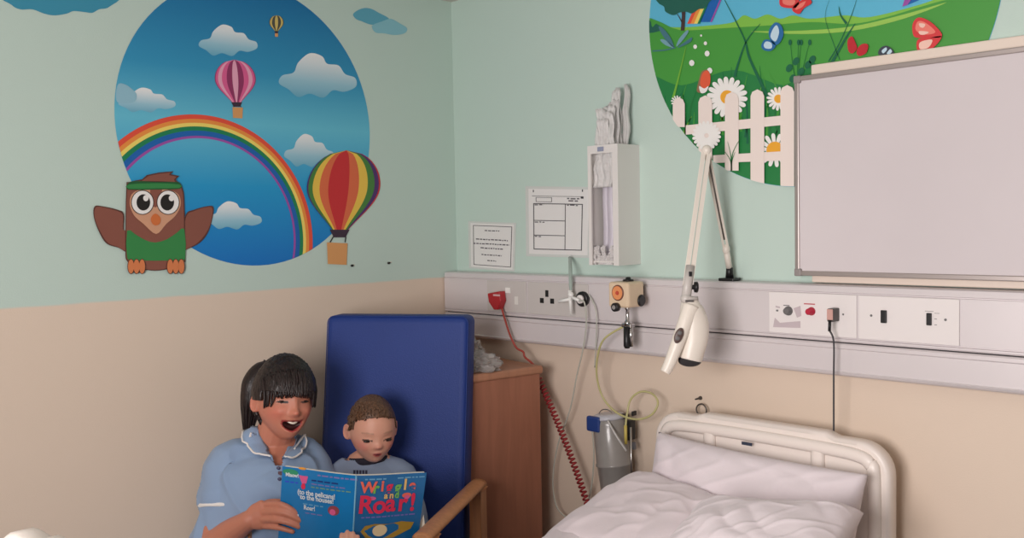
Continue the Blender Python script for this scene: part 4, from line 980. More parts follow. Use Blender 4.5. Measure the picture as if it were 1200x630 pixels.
def face_paint(hd, base, lip, dark, cheek, brow):
    def fn(co):
        p = hd.loc(co); c = base
        if p.length > .75 or p.y < 0:
            return mixc(c, cheek, .25) if (abs(p.x) > .33 and p.length < .6) else c
        for k in (-1, 1):
            c = mixc(c, cheek, .65*math.exp(-((p.x-.22*k)/.10)**2-((p.z+.15)/.09)**2))
        c = mixc(c, cheek, .4*math.exp(-(p.x/.05)**2-((p.z+.14)/.04)**2))
        if hd.lau:
            zz = p.z+.308-2.6*p.x*p.x; mx = (p.x/.142)**4+(zz/max(.014, .080-.22*abs(p.x)))**4
            if mx < 1: c = lip
            if (p.x/.122)**4+(zz/max(.008, .060-.22*abs(p.x)))**4 < 1: c = dark
            for k in (-1, 1):
                xx = (p.x-.15*k); zz = p.z-.002+.9*xx*xx*8*.12
                if (xx/.070)**2+(zz/.0165)**2 < 1: c = (.018, .012, .010)
                bz = p.z-(.085-.35*(p.x-.14*k)**2*6)
                if abs(p.x-.145*k) < .095 and abs(bz) < .012: c = mixc(c, brow, .75)
        else:
            mx = (p.x/.078)**2+((p.z+.2745)/.040)**2
            if mx < 1: c = mixc(c, lip, min(1, (1-mx)*2.2))
            if (p.x/.055)**2+((p.z+.2745)/.010)**2 < 1: c = dark
            for k in (-1, 1):
                xx = (p.x-.155*k); z0 = -.040-2.6*xx*xx
                if abs(xx) < .070 and abs(p.z-z0) < .011: c = mixc(c, (.035, .018, .012), .9)
                bz = p.z-(.066-1.2*xx*xx)
                if abs(xx) < .085 and abs(bz) < .011: c = mixc(c, brow, .3)
        return c
    return fn

def finger(mb, P, r0, r1):
    mb.capsule(P, [r0+(r1-r0)*k/(len(P)-1) for k in range(len(P))], seg=12, ref=tuple(RT*.3+UP*.2-FW), sub=3)

# ============ the nurse
woman = empty('person', V((.22, -1.0, 0)), 'laughing person with dark ponytail in pale blue tunic with white piping, holding picture book', 'person')
WH = Head(W(333, 468, 2.50), -FW*.84+RT*.54+UP*.04, UP*1.0+RT*.08, .203, 'woman')
T0 = 2.50
jn = dict(neck=W(317, 505, 2.53), nb=W(313, 528, 2.54), chest=W(310, 572, 2.50), waist=W(288, 640, 2.48), pelvis=V((.215, -1.03, .50)))
shR = W(268, 543, 2.50); elR = W(252, 636, 2.42); wrR = W(292, 609, 2.33)
shL = W(362, 543, 2.585); elL = W(382, 610, 2.47); wrL = W(398, 640, 2.38)
TD = (RT+V((0, 0, 0))).normalized()     # across her body
mb = MB()
WH.add(mb)
mb.capsule([WH.w(V((0, -.10, -.25))), W(320, 515, 2.53), jn['nb']], [.050, .051, .060], ref=RT)
mb.capsule([jn['nb']-UP*.01, jn['chest'], jn['waist'], jn['pelvis']], [(.095, .070), (.120, .09), (.115, .085), (.14, .10)], ref=RT, sub=5)
mb.capsule([shR.lerp(jn['nb'], .5), shR, shR.lerp(elR, .45), elR], [.040, .043, .040, .036], ref=RT)
mb.capsule([elR, elR.lerp(wrR, .4), wrR], [.038, .035, .025], ref=RT)
mb.capsule([shL.lerp(jn['nb'], .5), shL, shL.lerp(elL, .45), elL], [.040, .043, .040, .035], ref=RT)
mb.capsule([elL, elL.lerp(wrL, .5), wrL], [.038, .034, .026], ref=RT)
# kneeling legs
for s_, off in ((-1, V((-.06, -.05, 0))), (1, V((.05, .07, 0)))):
    hip = jn['pelvis']+off-ZU*.03; kn = hip+V((.12, -.10, -.40)); kn.z = .075; an = kn+V((-.13, .22, 0)); an.z = .055; an.x = max(.09, an.x)
    kn.x = max(.14, kn.x)
    mb.capsule([hip, hip.lerp(kn, .5), kn], [.085, .072, .058], ref=RT); mb.capsule([kn, kn.lerp(an, .4), an], [.056, .052, .036], ref=RT)
    mb.capsule([an, an+V((-.02, .10, -.01))], [.034, .026], ref=RT)
# right hand on the book's left cover
K = [(313, 591, 2.315), (310, 599.5, 2.31), (309, 608, 2.31), (311, 616, 2.315)]
mb.capsule([wrR, W(302, 605, 2.325), W(311, 602, 2.318)], [(.024, .022), (.034, .018), (.037, .014)], ref=tuple(UP), sub=4)
tips = [((326, 590.5, 2.285), (337, 594, 2.276), (347, 600.5, 2.277)), ((325, 599, 2.280), (339, 602.5, 2.272), (352, 609, 2.275)), ((323, 608.5, 2.28), (337, 611.5, 2.272), (350, 616.5, 2.275)), ((322, 617, 2.285), (333, 619.5, 2.278), (343, 622.5, 2.278))]
for k, t in zip(K, tips):
    P = [W(*k)]+[W(*q) for q in t]; q_ = .0086 if k != K[3] else .0074
    finger(mb, P, q_*1.1, q_*.82)
finger(mb, [W(303, 598, 2.325), W(314, 590, 2.335), W(328, 589, 2.335), W(338, 592, 2.333)], .0125, .0088)
# left hand behind the book
mb.capsule([wrL, W(405, 650, 2.34)], [(.026, .02), (.034, .016)], ref=RT)
for k in range(4): finger(mb, [W(398+k*7, 655, 2.33), W(399+k*7, 668, 2.30), W(401+k*7, 676, 2.275)], .0085, .007)
finger(mb, [W(396, 645, 2.345), W(388, 656, 2.325), W(386, 664, 2.305)], .010, .0085)
me = remeshed(mb, .0028, 2)
sk = skin_rgb((200, 130, 106))
pigment(me, face_paint(WH, sk, skin_rgb((176, 72, 70)), (.045, .008, .008), skin_rgb((208, 116, 98)), (.03, .018, .014)))
skm = attrmat('skin', .5, sss=.12, bump=.05, bscale=300); me.materials.append(skm)
link('body', me, woman)
# teeth
tm = MB(); q = WH.surf(0, -.262)
tm.grid(lambda a, b: WH.w(V(((a-.5)*.135, .425-.25*(a-.5)**2*.6-.0, -.262-.030*b+.10*(a-.5)**2))), 10, 3)
yb = WH.surf(0, -.235).y
tm = MB(); tm.grid(lambda a, b: WH.w(V(((a-.5)*.19, yb-.030-.22*(a-.5)**2, -.256-.026*b+.20*(a-.5)**2))), 12, 3)
o = tm.build('teeth', mat('teeth_white', (232, 222, 206), .3), woman); s = o.modifiers.new('s', 'SOLIDIFY'); s.thickness = .003
# tunic
tb = MB()
tb.capsule([jn['nb']+UP*.006, jn['nb'].lerp(jn['chest'], .35), jn['chest'], jn['waist'], jn['pelvis'], jn['pelvis']-ZU*.13+V((.03, -.02, 0))], [(.075, .062), (.118, .080), (.140, .108), (.135, .105), (.155, .12), (.165, .14)], seg=28, ref=RT, sub=5)
tb.capsule([jn['nb'].lerp(shR, .30)-UP*.004, shR+UP*.006, shR.lerp(elR, .25), shR.lerp(elR, .42)], [.046, .050, .053, .058], seg=24, ref=RT)
tb.capsule([jn['nb'].lerp(shL, .30)-UP*.004, shL+UP*.006, shL.lerp(elL, .35), shL.lerp(elL, .62)], [.046, .050, .052, .054], seg=24, ref=RT)
tb.ball(W(314, 578, 2.43), (.085, .045, .055), (RT, FW, UP))
me = remeshed(tb, .0045, 6)
wrink = bmesh.new(); wrink.from_mesh(me); wrink.normal_update()
for v in wrink.verts:
    p = v.co; n_ = (1-abs(noise.noise(V((p.x*9+p.z*5, p.y*9-p.z*4, p.z*5+2)))*2.2))**3*.011+noise.noise(p*16)*.004
    v.co = p+v.normal*n_
def in_neck(p):
    x, y = PX(p); d = (p-CP).dot(FW)
    if d > 2.62: return False
    # V opening from the collar to the breastbone
    if y < 498 and 290 < x < 350: return True
    L_e = 303+(y-500)*(20/48); R_e = 345-(y-500)*(16/48)
    return 490 < y < 546 and L_e < x < R_e
dead = [f for f in wrink.faces if in_neck(f.calc_center_median()) and f.normal.dot(FW) < .35]
bmesh.ops.delete(wrink, geom=dead, context='FACES')
# sleeve end cut flat: drop the cap below the hem
def hemR(p): 
    x, y = PX(p); return p.z < .9 and (p-shR.lerp(elR, .60)).dot((elR-shR).normalized()) > .012 and (p-shR.lerp(elR, .66)).length < .11 and x < 288
dead = [f for f in wrink.faces if False and (f.calc_center_median()-shR.lerp(elR, .66)).length < .082 and f.normal.dot((elR-shR).normalized()) > .45]
bmesh.ops.delete(wrink, geom=dead, context='FACES')
wrink.to_mesh(me); wrink.free(); me.materials.append(mat('tunic_blue', (142, 166, 198), .8, bump=.1, bscale=400, sheen=.1))
for p in me.polygons: p.use_smooth = True
tun = link('tunic', me, woman); s = tun.modifiers.new('s', 'SOLIDIFY'); s.thickness = .003; s.offset = 1
bvh = BVHTree.FromPolygons([v.co.copy() for v in me.vertices], [tuple(p.vertices) for p in me.polygons])
pip = mat('piping_white', (240, 236, 232), .7)
def onto(p, lift=.005):
    d = (V(p)-CP).normalized(); h = bvh.ray_cast(CP, d)
    if h[0] is None or (h[0]-V(p)).length > .16:
        q, n_, i_, _ = bvh.find_nearest(V(p))
        if (q-CP).dot(FW) and n_.dot(CP-q) < 0: n_ = -n_
        return q+n_*lift
    n_ = h[1] if h[1].dot(CP-h[0]) > 0 else -h[1]
    return h[0]+n_*lift
def collar(inner, outer, t):
    I = [p for p in catmull([W(x, y, t) for x, y in inner], 8)]; O = [p for p in catmull([W(x, y, t) for x, y in outer], 8)]
    n = len(I); mb = MB(); nu_ = n-1
    def f(a, b):
        i = min(n-1, int(round(a*nu_))); return onto(I[i].lerp(O[i], b), .006+.008*math.sin(b*math.pi*.6))
    mb.grid(f, nu_, 6); o = mb.build('collar', MATS['tunic_blue'], tun); s = o.modifiers.new('s', 'SOLIDIFY'); s.thickness = .003
    MB().tube([f(i/nu_, 1) for i in range(n)], .0026, 8, smooth=2).build('piping', pip, o)
collar([(303, 494), (304, 505), (309, 518), (318, 532), (325, 543)], [(291, 499), (289, 512), (293, 526), (303, 536), (319, 539)], 2.44)
collar([(347, 506), (347, 516), (341, 526), (333, 536), (327, 543)], [(352, 510), (357, 520), (353, 530), (345, 536), (334, 539)], 2.47)
# hem trim on the sleeve: ring about the arm
ax_ = (elR-shR).normalized(); hc = shR.lerp(elR, .56); a1 = ax_.cross(FW).normalized(); a2 = ax_.cross(a1); P = []
for k in range(36):
    t = 2*math.pi*k/36; dr_ = a1*math.cos(t)+a2*math.sin(t); h = bvh.ray_cast(hc+dr_*.16, -dr_)
    P.append((h[0]+dr_*.002) if h[0] is not None and (h[0]-hc).length < .1 else hc+dr_*.07)
P = [(P[k-1]+P[k]*2+P[(k+1) % 36])/4 for k in range(36)]
MB().tube(P, lambda t: (.0055, .003), 8, closed=True, flat=tuple(ax_)).build('sleeve_trim', pip, tun)
for x, y in ((326, 549), (327, 562)): MB().ball(onto(W(x, y, 2.4), .004), (.005, .005, .003), (RT, UP, FW)).build('button', mat('button_navy', (70, 70, 100), .4), tun)
mb = MB(); g0 = onto(W(329, 556, 2.4), .007); mb.box(g0, (.018, .003, .010), (RT, FW, UP), bev=.001); mb.build('badge', mat('pocket_pin', (90, 60, 70), .4), tun)
# trousers
trb = MB()
for s_, off in ((-1, V((-.06, -.05, 0))), (1, V((.05, .07, 0)))):
    hip = jn['pelvis']+off-ZU*.03; kn = hip+V((.12, -.10, -.40)); kn.z = .085; kn.x = max(.14, kn.x); an = kn+V((-.13, .22, 0)); an.z = .072; an.x = max(.09, an.x)
    trb.capsule([hip, hip.lerp(kn, .5), kn], [.098, .084, .070], ref=RT); trb.capsule([kn, kn.lerp(an, .4), an.lerp(kn, .1)], [.068, .064, .052], ref=RT)
me = remeshed(trb, .008, 3); me.materials.append(mat('trouser_navy', (40, 46, 70), .8)); link('trousers', me, woman)

def locks(mb, hd, roots, rnd, r=.006): pass
def hair_shell(hd, mask, grow, nz, scale, thick=.004, stretch=(18, 18, 3)):
    """hair as a thick shell over the scalp, following the head's form"""
    bm = bmesh.new(); nu, nv = 150, 110; vs = {}
    for j in range(nv+1):
        th = math.pi*j/nv
        for i in range(nu):
            ph = 2*math.pi*i/nu; n = V((math.sin(th)*math.sin(ph), math.sin(th)*math.cos(ph), math.cos(th)))
            p = hd.shape(n, .0); g = grow(n, p); q = V((n.x*stretch[0], n.y*stretch[1], n.z*stretch[2]))
            g += noise.noise(q)*nz+noise.noise(q*2.3)*nz*.5
            p2 = p*(1+g/max(.2, p.length)); vs[(i, j)] = (bm.verts.new(hd.w(p2)), n, p)
    for j in range(nv):
        for i in range(nu):
            k = [(i, j), ((i+1) % nu, j), ((i+1) % nu, j+1), (i, j+1)]
            if all(mask(vs[q][1], vs[q][2]) for q in k):
                try: bm.faces.new([vs[q][0] for q in k]).smooth = True
                except ValueError: pass
    bmesh.ops.delete(bm, geom=[v for v in bm.verts if not v.link_faces], context='VERTS')
    bmesh.ops.remove_doubles(bm, verts=bm.verts[:], dist=.0001)
    bm.normal_update(); return bm
def hairmat(name, c, c2):
    m = mat(name, c, .42, var=0); nt = m.node_tree; b = nt.nodes['Principled BSDF']
    tc = nt.nodes.new('ShaderNodeTexCoord'); mpn = nt.nodes.new('ShaderNodeMapping'); mpn.inputs['Scale'].default_value = (260, 260, 24)
    n = nt.nodes.new('ShaderNodeTexNoise'); n.inputs['Scale'].default_value = 1; n.inputs['Detail'].default_value = 3
    nt.links.new(tc.outputs['Object'], mpn.inputs[0]); nt.links.new(mpn.outputs[0], n.inputs['Vector'])
    r = nt.nodes.new('ShaderNodeValToRGB'); r.color_ramp.elements[0].position = .35; r.color_ramp.elements[1].position = .7; r.color_ramp.elements[0].color = lin(c); r.color_ramp.elements[1].color = lin(c2)
    nt.links.new(n.outputs['Fac'], r.inputs[0]); nt.links.new(r.outputs[0], b.inputs['Base Color'])
    bp_ = nt.nodes.new('ShaderNodeBump'); bp_.inputs['Strength'].default_value = .5; bp_.inputs['Distance'].default_value = .003
    nt.links.new(n.outputs['Fac'], bp_.inputs['Height']); nt.links.new(bp_.outputs['Normal'], b.inputs['Normal']); return m
hm = hairmat('hair_dark', (20, 12, 12), (44, 28, 26))
# her hair: scalp volume + fringe + side strands + ponytail, one surface
hb_ = MB()
def hcap(n):  # surface point
    return n
bm = hair_shell(WH, lambda n, p: (p.z > .10 or (p.y < .16 and p.z > -.01) or (p.y < -.10 and p.z > -.30)), lambda n, p: .045+.05*max(0, n.z)+.012*(n.y < .3), .012, 1)
tmp = bpy.data.meshes.new('hair'); bm.to_mesh(tmp); bm.free(); tmp.materials.append(hm)
hair = link('hair', tmp, woman); s = hair.modifiers.new('s', 'SOLIDIFY'); s.thickness = .012; s.offset = -1
rh = random.Random(4)
mb = MB()
for k in range(70):       # fringe locks
    x = -.33+.66*(k+.5)/70+rh.uniform(-.01, .01)
    zt = .36-.9*x*x+rh.uniform(-.02, .02); ze = .088+rh.uniform(-.030, .022)-.10*(abs(x) > .24)-.05*(abs(x)/.33)
    P = []
    for t in (0, .35, .7, 1):
        z = zt+(ze-zt)*t; xx = x*(1+.05*t)+.02*math.sin(t*3)*rh.uniform(-1, 1)
        b = WH.surf(max(-.31, min(.31, xx)), z); nrm = V((b.x, b.y, b.z*.6)).normalized()
        b = b+nrm*(.075-.03*t+rh.uniform(-.006, .006)); b.x += (xx-b.x)*.5
        P.append(WH.w(b))
    mb.tube(P, lambda t: (.0052*(1-.55*t), .0036*(1-.55*t)), 6, smooth=4)
for k in range(8):      # strands in front of the far ear
    for sd_ in (1,):
        x = sd_*(.315+.004*k)*-1; P = []
        for t in (0, .3, .6, 1):
            z = .22-(.24+.012*k)*t+rh.uniform(-.01, .01); P.append(WH.w(V((x*(1+.10*math.sin(t*2.6))+sd_*.03, .13-.012*k*1.2+.02*t, z))))
        mb.tube(P, lambda t: .0042*(1-.7*t), 6, smooth=4)
mb.build('fringe', hm, hair)
mb = MB()                # ponytail gathered high at the back, falling on the image's left
pb0 = WH.w(V((.12, -.40, .34)))
PT = [W(322, 436, 2.62), W(307, 436, 2.60), W(298, 450, 2.585), W(295, 468, 2.58), W(293, 486, 2.58), W(291, 504, 2.58)]
mb.capsule(PT, [(.020, .024), (.028, .030), (.030, .034), (.026, .030), (.018, .022), (.006, .008)], seg=20, ref=RT, sub=5)
for k in range(60):
    a = rh.uniform(0, 6.283); r_a = rh.uniform(.75, 1.05); P = []
    for i_, p in enumerate(PT):
        R_i = (.018, .027, .030, .028, .021, .012)[i_]*r_a
        P.append(p+RT*math.cos(a)*R_i+(UP*.3+FW*.95)*math.sin(a)*R_i)
    P.append(P[-1]+V((0, 0, -rh.uniform(.002, .030)))+RT*rh.uniform(-.008, .008))
    mb.tube(P, lambda t: .0036*(1-.6*t), 5, smooth=4)
mb.build('ponytail', hm, hair)
MB().tube([W(316, 430, 2.60), W(312, 424, 2.6), W(309, 422, 2.6)], .003, 6, smooth=3).build('hair_wisp', hm, hair)

# ============ the child
child = empty('person', V((.43, -.66, .47)), 'small child with short brown hair in grey-blue shirt sitting in the blue armchair', 'person')
CH = Head(W(436, 501, 2.60), -FW*.90+RT*.36-UP*.20, UP+RT*.06-FW*.17, .180, 'child')
nbC = W(433, 541, 2.63); chC = W(436, 590, 2.62); pvC = V((.440, -.690, .545))
sL = W(402, 558, 2.60); eL = W(393, 612, 2.49); wL = W(407, 648, 2.33)
sR = W(470, 559, 2.63); eR = W(484, 618, 2.50); wR = W(476, 650, 2.36)
mb = MB(); CH.add(mb)
mb.capsule([CH.w(V((0, -.06, -.22))), W(432, 534, 2.625), nbC], [.034, .034, .042], ref=RT)
mb.capsule([nbC-UP*.008, chC, pvC], [(.070, .048), (.088, .065), (.095, .075)], ref=RT, sub=5)
mb.capsule([sL.lerp(nbC, .5), sL, eL], [.032, .032, .026], ref=RT); mb.capsule([eL, wL], [.025, .018], ref=RT)
mb.capsule([sR.lerp(nbC, .5), sR, eR], [.032, .032, .026], ref=RT); mb.capsule([eR, wR], [.025, .018], ref=RT)
for k in (-1, 1):
    hp = pvC+cw*k*.055; kn = hp+cf*.26-ZU*.0; ft = kn+cf*.03-ZU*.22
    mb.capsule([hp, kn], [.055, .042], ref=ZU); mb.capsule([kn, kn.lerp(ft, .4), ft], [.042, .038, .026], ref=RT); mb.capsule([ft, ft+cf*.10-ZU*.02], [.026, .020], ref=ZU)
# hand under the spine: three fingers reach up in front of the cover
mb.capsule([wL, W(408, 645, 2.22), W(408, 640, 2.185)], [(.018, .014), (.024, .013), (.024, .011)], ref=RT, sub=4)
for k, (x, y) in enumerate(((400.5, 623.5), (407, 620.5), (413.5, 622), (419, 626))):
    finger(mb, [W(400.5+6.2*k, 641, 2.185), W(x-.3, y+9, 2.176), W(x, y+2.6, 2.184)], .0066, .0056)
finger(mb, [W(397, 648, 2.21), W(391, 643, 2.20), W(388, 637, 2.20)], .0075, .006)
mb.capsule([wR, W(474, 655, 2.30)], [(.018, .014), (.024, .012)], ref=RT)
for k in range(4): finger(mb, [W(469+5*k, 657, 2.30), W(469+5*k, 666, 2.27), W(469+5*k, 672, 2.245)], .0066, .0052)
finger(mb, [W(480, 652, 2.31), W(486, 658, 2.29), W(488, 664, 2.27)], .007, .006)
me = remeshed(mb, .0024, 2)
ck_ = skin_rgb((222, 164, 140))
pigment(me, face_paint(CH, ck_, skin_rgb((190, 96, 92)), (.10, .02, .02), skin_rgb((214, 120, 108)), (.12, .07, .045)))
me.materials.append(skm); link('body', me, child)
def eyeball(hd, k, x, z, r, par_):
    b = hd.surf(x*k, z); MB().ball(hd.w(V((b.x, b.y-.012, b.z))), (r*hd.H*1.2, r*.5*hd.H, r*.42*hd.H), (hd.r, hd.f, hd.u), mat('eye_dark', (40, 28, 24), .15)).build('eye', None, par_)
for k in (-1, 1): eyeball(WH, k, .15, .002, .040, woman); eyeball(CH, k, .152, -.060, .056, child)
# shirt
sb = MB()
sb.capsule([nbC-UP*.004, nbC.lerp(chC, .4), chC, pvC, pvC-ZU*.02], [(.060, .050), (.088, .062), (.102, .078), (.110, .088), (.11, .09)], seg=24, ref=RT, sub=5)
sb.capsule([nbC.lerp(sL, .45)-UP*.002, sL, sL.lerp(eL, .5), eL, eL.lerp(wL, .7)], [.040, .042, .040, .036, .028], seg=20, ref=RT)
sb.capsule([nbC.lerp(sR, .45)-UP*.002, sR, sR.lerp(eR, .5), eR, eR.lerp(wR, .7)], [.040, .042, .040, .036, .028], seg=20, ref=RT)
me = remeshed(sb, .004, 5)
wrink = bmesh.new(); wrink.from_mesh(me); wrink.normal_update()
for v in wrink.verts:
    p = v.co; v.co = p+v.normal*((1-abs(noise.noise(V((p.x*11+p.z*6, p.y*10, p.z*7+5)))*2.2))**3*.005)
ca = (nbC-chC).normalized(); dead = [f for f in wrink.faces if (f.calc_center_median()-nbC).dot(ca) > .012 and (f.calc_center_median()-nbC).length < .075]
bmesh.ops.delete(wrink, geom=dead, context='FACES')
wrink.to_mesh(me); wrink.free(); me.materials.append(mat('shirt_greyblue', (142, 158, 184), .85, bump=.1, bscale=400))
shirt = link('shirt', me, child); s = shirt.modifiers.new('s', 'SOLIDIFY'); s.thickness = .0025; s.offset = 1
n_c = V((ca.x, ca.y, ca.z)); rr_ = (RT-n_c*RT.dot(n_c)).normalized(); ff_ = n_c.cross(rr_)
MB().tube([nbC+n_c*.012+rr_*math.cos(t)*.054+ff_*math.sin(t)*.050-UP*.006*(math.sin(t)*ff_.dot(FW) < 0) for t in [2*math.pi*k/40 for k in range(40)]], lambda t: (.011, .005), 10, closed=True, flat=tuple(n_c)).build('neck_band', mat('navy_rib', (38, 34, 48), .8, bump=.2, bscale=500), shirt)
mb = MB(); 
bvc = BVHTree.FromPolygons([v.co.copy() for v in me.vertices], [tuple(p.vertices) for p in me.polygons])
def ontoc(x, y, lift=.0025):
    d = (W(x, y, 2.6)-CP).normalized(); h = bvc.ray_cast(CP, d); return h[0]-d*lift if h[0] is not None else W(x, y, 2.5)
for x in (414, 417.5, 421, 424.5, 428): 
    mb.prism([ontoc(x, 550.5), ontoc(x+2.6, 550.5), ontoc(x+2.6, 555), ontoc(x, 555)], -FW*.0005)
mb.build('chest_print', mat('print_navy', (50, 52, 76), .8), shirt)
trb = MB()
for k in (-1, 1):
    hp = pvC+cw*k*.055; kn = hp+cf*.26; ft = kn+cf*.03-ZU*.22
    trb.capsule([hp, kn], [.066, .052], ref=ZU); trb.capsule([kn, ft.lerp(kn, .15)], [.052, .040], ref=RT)
me = remeshed(trb, .006, 3); me.materials.append(mat('pyjama_blue', (96, 110, 150), .85)); link('trousers', me, child)
hmc = hairmat('hair_brown', (66, 46, 34), (122, 88, 64))
def cmask(n, p): return p.z > .285-.10*(p.x/.3)**2 or (p.y < .17 and p.z > -.02+.35*max(0, p.y+.05)) or (p.y < -.12 and p.z > -.22)
bm = hair_shell(CH, cmask, lambda n, p: .012+.018*max(0, n.z), .006, 1, stretch=(30, 30, 12))
tmp = bpy.data.meshes.new('hair'); bm.to_mesh(tmp); bm.free(); tmp.materials.append(hmc)
hc_ = link('hair', tmp, child); s = hc_.modifiers.new('s', 'SOLIDIFY'); s.thickness = .005; s.offset = -1
mb = MB(); rc_ = random.Random(9)
for k in range(900):      # short tufts give the cropped edge
    th = rc_.uniform(0, 2*math.pi); z = rc_.uniform(-.3, 1); n = V((math.sqrt(1-z*z)*math.sin(th), math.sqrt(1-z*z)*math.cos(th), z))
    p = CH.shape(n)
    if not cmask(n, p): continue
    a = CH.w(p*1.02); b = CH.w(p*1.075+V((.02, .03*(n.y > 0), -.015))*1); mb.tube([a, a.lerp(b, .6), b], lambda t: .0022*(1-.8*t), 4)
mb.build('cropped_tufts', hmc, hc_)

# ------------------------------------------------------------------ picture book
S0_ = W(417.5, 557, 2.20); L0_ = W(331, 546, 2.285); R0_ = W(500, 553.5, 2.285)
DN = (W(413.5, 630, 2.215)-S0_).normalized(); BH = .262
DL = (W(326, 630, 2.30)-L0_).normalized(); DR = (W(490, 630, 2.30)-R0_).normalized()
book = empty('picture_book', S0_+DN*BH, 'open blue picture book with red and white lettering held by both readers', 'book')
cvb = mat('cover_blue', (20, 124, 190), .3, var=.08, vscale=12, coat=.3); cvt = mat('cover_teal', (10, 104, 164), .3, var=.1, vscale=10, coat=.3)
pgw = mat('page_white', (232, 226, 212), .7)
def cov(O, D, bulge):
    def f(u, v, off=0):
        a = S0_+DN*BH*v; b = O+D*BH*v; p = a.lerp(b, u); n_ = (b-a).cross(DN).normalized()
        if n_.dot(CP-p) < 0: n_ = -n_
        return p+n_*(off+bulge*math.sin(math.pi*min(1, u*1.1))*(1-u)*.6)
    return f
fl = cov(L0_, DL, .010); fr_ = cov(R0_, DR, .010)
for f, m_, nm in ((fl, cvb, 'back_cover'), (fr_, cvt, 'front_cover')):
    mb = MB(); g = [[(mb.bm.verts.new(f(i/14, j/10)), mb.bm.verts.new(f(i/14, j/10, -.0016))) for j in range(11)] for i in range(15)]
    for i in range(14):
        for j in range(10):
            for s_ in (0, 1): mb.bm.faces.new((g[i][j][s_], g[i+1][j][s_], g[i+1][j+1][s_], g[i][j+1][s_]))
    for i in range(14):
        for j in (0, 10): mb.bm.faces.new((g[i][j][0], g[i+1][j][0], g[i+1][j][1], g[i][j][1]))
    for j in range(10):
        for i in (0, 14): mb.bm.faces.new((g[i][j][0], g[i][j+1][0], g[i][j+1][1], g[i][j][1]))
    c_o = mb.build(nm, m_, book, smooth=False)
    if nm == 'back_cover': backc = c_o
    else: frontc = c_o
    mb = MB()
    for d0, d1 in ((-.0018, -.0070),):
        mb.grid(lambda a, b: f(.01+.96*a, -.004+.99*b, d0), 12, 8); mb.grid(lambda a, b: f(.01+.96*a, -.004+.99*b, d1), 12, 8)
        for b_ in (-.004, .986): mb.grid(lambda a, b, b_=b_: f(.01+.96*a, b_, d0+(d1-d0)*b), 12, 1)
        mb.grid(lambda a, b: f(.97, -.004+.99*a, d0+(d1-d0)*b), 8, 1)
    mb.build('pages', pgw, book)
MB().tube([f(0, 0)+RT*.0, f(0, .5), f(0, 1)], .0018, 8).build('spine', mat('spine_pale', (120, 180, 210), .4), book)
MB().prism([W(496.5, 603, 2.31), W(499, 625, 2.31), W(501, 650, 2.31), W(480, 660, 2.31), W(484, 625, 2.315)], -FW*.0006).build('loose_page', pgw, book)
def frame(f, u, v):
    o = f(u, v, .0022); return o, (f(u+.02, v, .0008)-f(u-.02, v, .0008)).normalized(), -(f(u, v+.02, .0008)-f(u, v-.02, .0008)).normalized()
# front cover lettering: x runs right (u grows away from the spine)
ltr = {'r': mat('letter_red', (226, 44, 84), .4), 'g': mat('letter_green', (120, 190, 90), .4), 'y': mat('letter_yellow', (238, 196, 120), .4), 'o': mat('letter_coral', (240, 110, 90), .4), 'w': mat('letter_white', (222, 232, 238), .4)}
def letters(f, s_, u0, v0, size, cols, du, parent, jig=.0, bold=.004, step=None):
    u = u0
    for k, ch in enumerate(s_):
        v = v0+jig*math.sin(k*2.1)
        o, xd, yd = frame(f, u, v)
        text_mesh(ch, size, ltr[cols[k % len(cols)]], parent, o, xd, yd, 'title_letter', bold=bold)
        u += du*(step[k] if step else 1)
letters(fr_, 'Wriggle', .06, .155, .037, 'ogorgyo', .115, frontc, .010, .0012, [1.5, .95, .7, 1.1, 1.1, .7, 1])
letters(fr_, 'and', .40, .220, .022, 'yyg', .078, frontc, 0, .0006)
letters(fr_, 'Roar!', .04, .345, .060, 'rrrrr', .185, frontc, .006, .0016, [1.12, 1, 1, .95, 1])
sm = mat('small_print', (110, 170, 206), .5)
def tl(f, body, u, v, size, m_, parent, bold=.0002):
    o, xd, yd = frame(f, u, v)
    return text_mesh(body, size, m_, parent, o, xd, yd, 'lettering', bold=bold)
def uvpoly(f, cx, cy, rx, ry, m_, parent, name, lift=.0009, pts=None, n=20):
    P = pts or [(cx+rx*math.cos(2*math.pi*k/n), cy+ry*math.sin(2*math.pi*k/n)) for k in range(n)]
    MB().poly([f(a, b, lift) for a, b in P], m_).build(name, None, parent, recalc=False)
def dashes(f, u0, u1, v, h, m_, parent, seed, name='small_print'):
    rq = random.Random(seed); mb = MB(); u = u0
    while abs(u-u0) < abs(u1-u0)-.02:
        w_ = rq.uniform(.03, .09)*(1 if u1 > u0 else -1); e = u+w_
        mb.poly([f(u, v, .0009), f(e, v, .0009), f(e, v+h, .0009), f(u, v+h, .0009)], m_); u = e+.018*(1 if u1 > u0 else -1)
    mb.build(name, None, parent, recalc=False)
dashes(fr_, .12, .45, .030, .012, sm, frontc, 1); dashes(fr_, .58, .93, .030, .012, sm, frontc, 2); dashes(fr_, .1, .86, .385, .012, mat('small_print_violet', (120, 110, 190), .5), frontc, 3)
dun = mat('print_dune', (176, 140, 50), .5); pal = mat('print_cream_spot', (236, 214, 170), .5)
uvpoly(fr_, .5, .50, .38, .055, dun, frontc, 'printed_picture', pts=[(.16, .47), (.3, .455), (.5, .465), (.7, .45), (.9, .47), (.86, .53), (.6, .6), (.2, .6), (.1, .52)]); uvpoly(fr_, .38, .52, .11, .055, pal, frontc, 'printed_picture', .0013)
pkp = mat('print_pink', (240, 150, 140), .5)
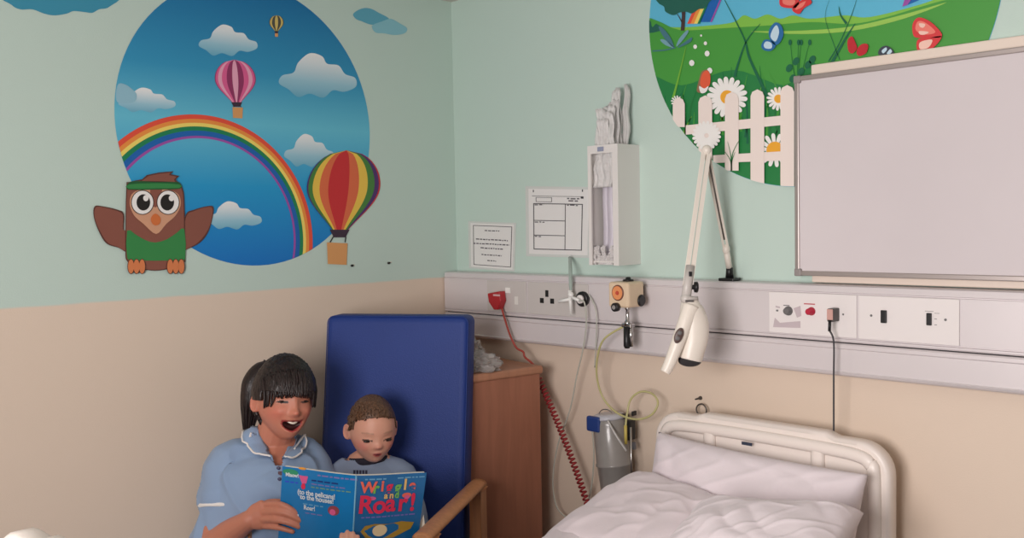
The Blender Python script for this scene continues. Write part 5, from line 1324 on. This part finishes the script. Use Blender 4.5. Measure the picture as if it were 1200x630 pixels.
uvpoly(fr_, .74, .205, .07, .024, ltr['o'], frontc, 'printed_picture'); uvpoly(fr_, .745, .222, .04, .02, pkp, frontc, 'printed_picture', .0013); uvpoly(fr_, .22, .215, .07, .018, pkp, frontc, 'printed_picture')
# back cover (u grows to the left here): flip so text still reads left to right
fb_ = lambda u, v, off=0: fl(1-u, v, off)
tl(fb_, '(to the pelicans!', .24, .235, .0170, ltr['w'], backc, .0004); tl(fb_, '(to the houses!\"', .30, .278, .0165, ltr['w'], backc, .0004) if False else tl(fb_, 'to the houses!', .28, .278, .0170, ltr['w'], backc, .0004)
tl(fb_, 'Roar!', .34, .372, .015, ltr['w'], backc, .0003); tl(fb_, 'Miaow!', .06, .085, .013, ltr['w'], backc, .0004)
dashes(fb_, .42, .72, .085, .014, mat('ink_navy', (20, 50, 120), .5), backc, 5); dashes(fb_, .42, .9, .12, .010, mat('ink_lilac', (130, 120, 180), .5), backc, 6); dashes(fb_, .42, .92, .15, .010, mat('ink_olive', (120, 160, 120), .5), backc, 7)
dashes(fb_, .5, .95, .03, .014, MATS['ink_lilac'], backc, 8); dashes(fb_, .05, .26, .13, .014, mat('ink_royal', (50, 80, 210), .5), backc, 9); dashes(fb_, .32, .62, .318, .010, sm, backc, 10); dashes(fb_, .36, .62, .40, .010, MATS['ink_lilac'], backc, 12)
grp = mat('print_grass_green', (50, 150, 110), .5); uvpoly(fb_, .12, .045, .11, .03, grp, backc, 'printed_picture')
uvpoly(fb_, .30, .10, .06, .045, pkp, backc, 'printed_picture', pts=[(.24, .062), (.37, .062), (.35, .13), (.29, .135)]); uvpoly(fb_, .31, .16, .03, .03, ltr['r'], backc, 'printed_picture')
uvpoly(fb_, .74, .345, .075, .045, mat('print_maroon', (150, 70, 80), .5), backc, 'printed_picture'); uvpoly(fb_, .73, .36, .04, .028, pkp, backc, 'printed_picture', .0013)
uvpoly(fb_, .0, 0, 0, 0, ltr['w'], backc, 'printed_picture', pts=[(.03, .43), (.27, .43), (.27, .50), (.03, .50)]); uvpoly(fb_, .10, .415, .08, .018, grp, backc, 'printed_picture', .0012)
uvpoly(fb_, .28, -.004, .055, .012, mat('print_amber', (230, 150, 60), .5), backc, 'page_tab', .0004)
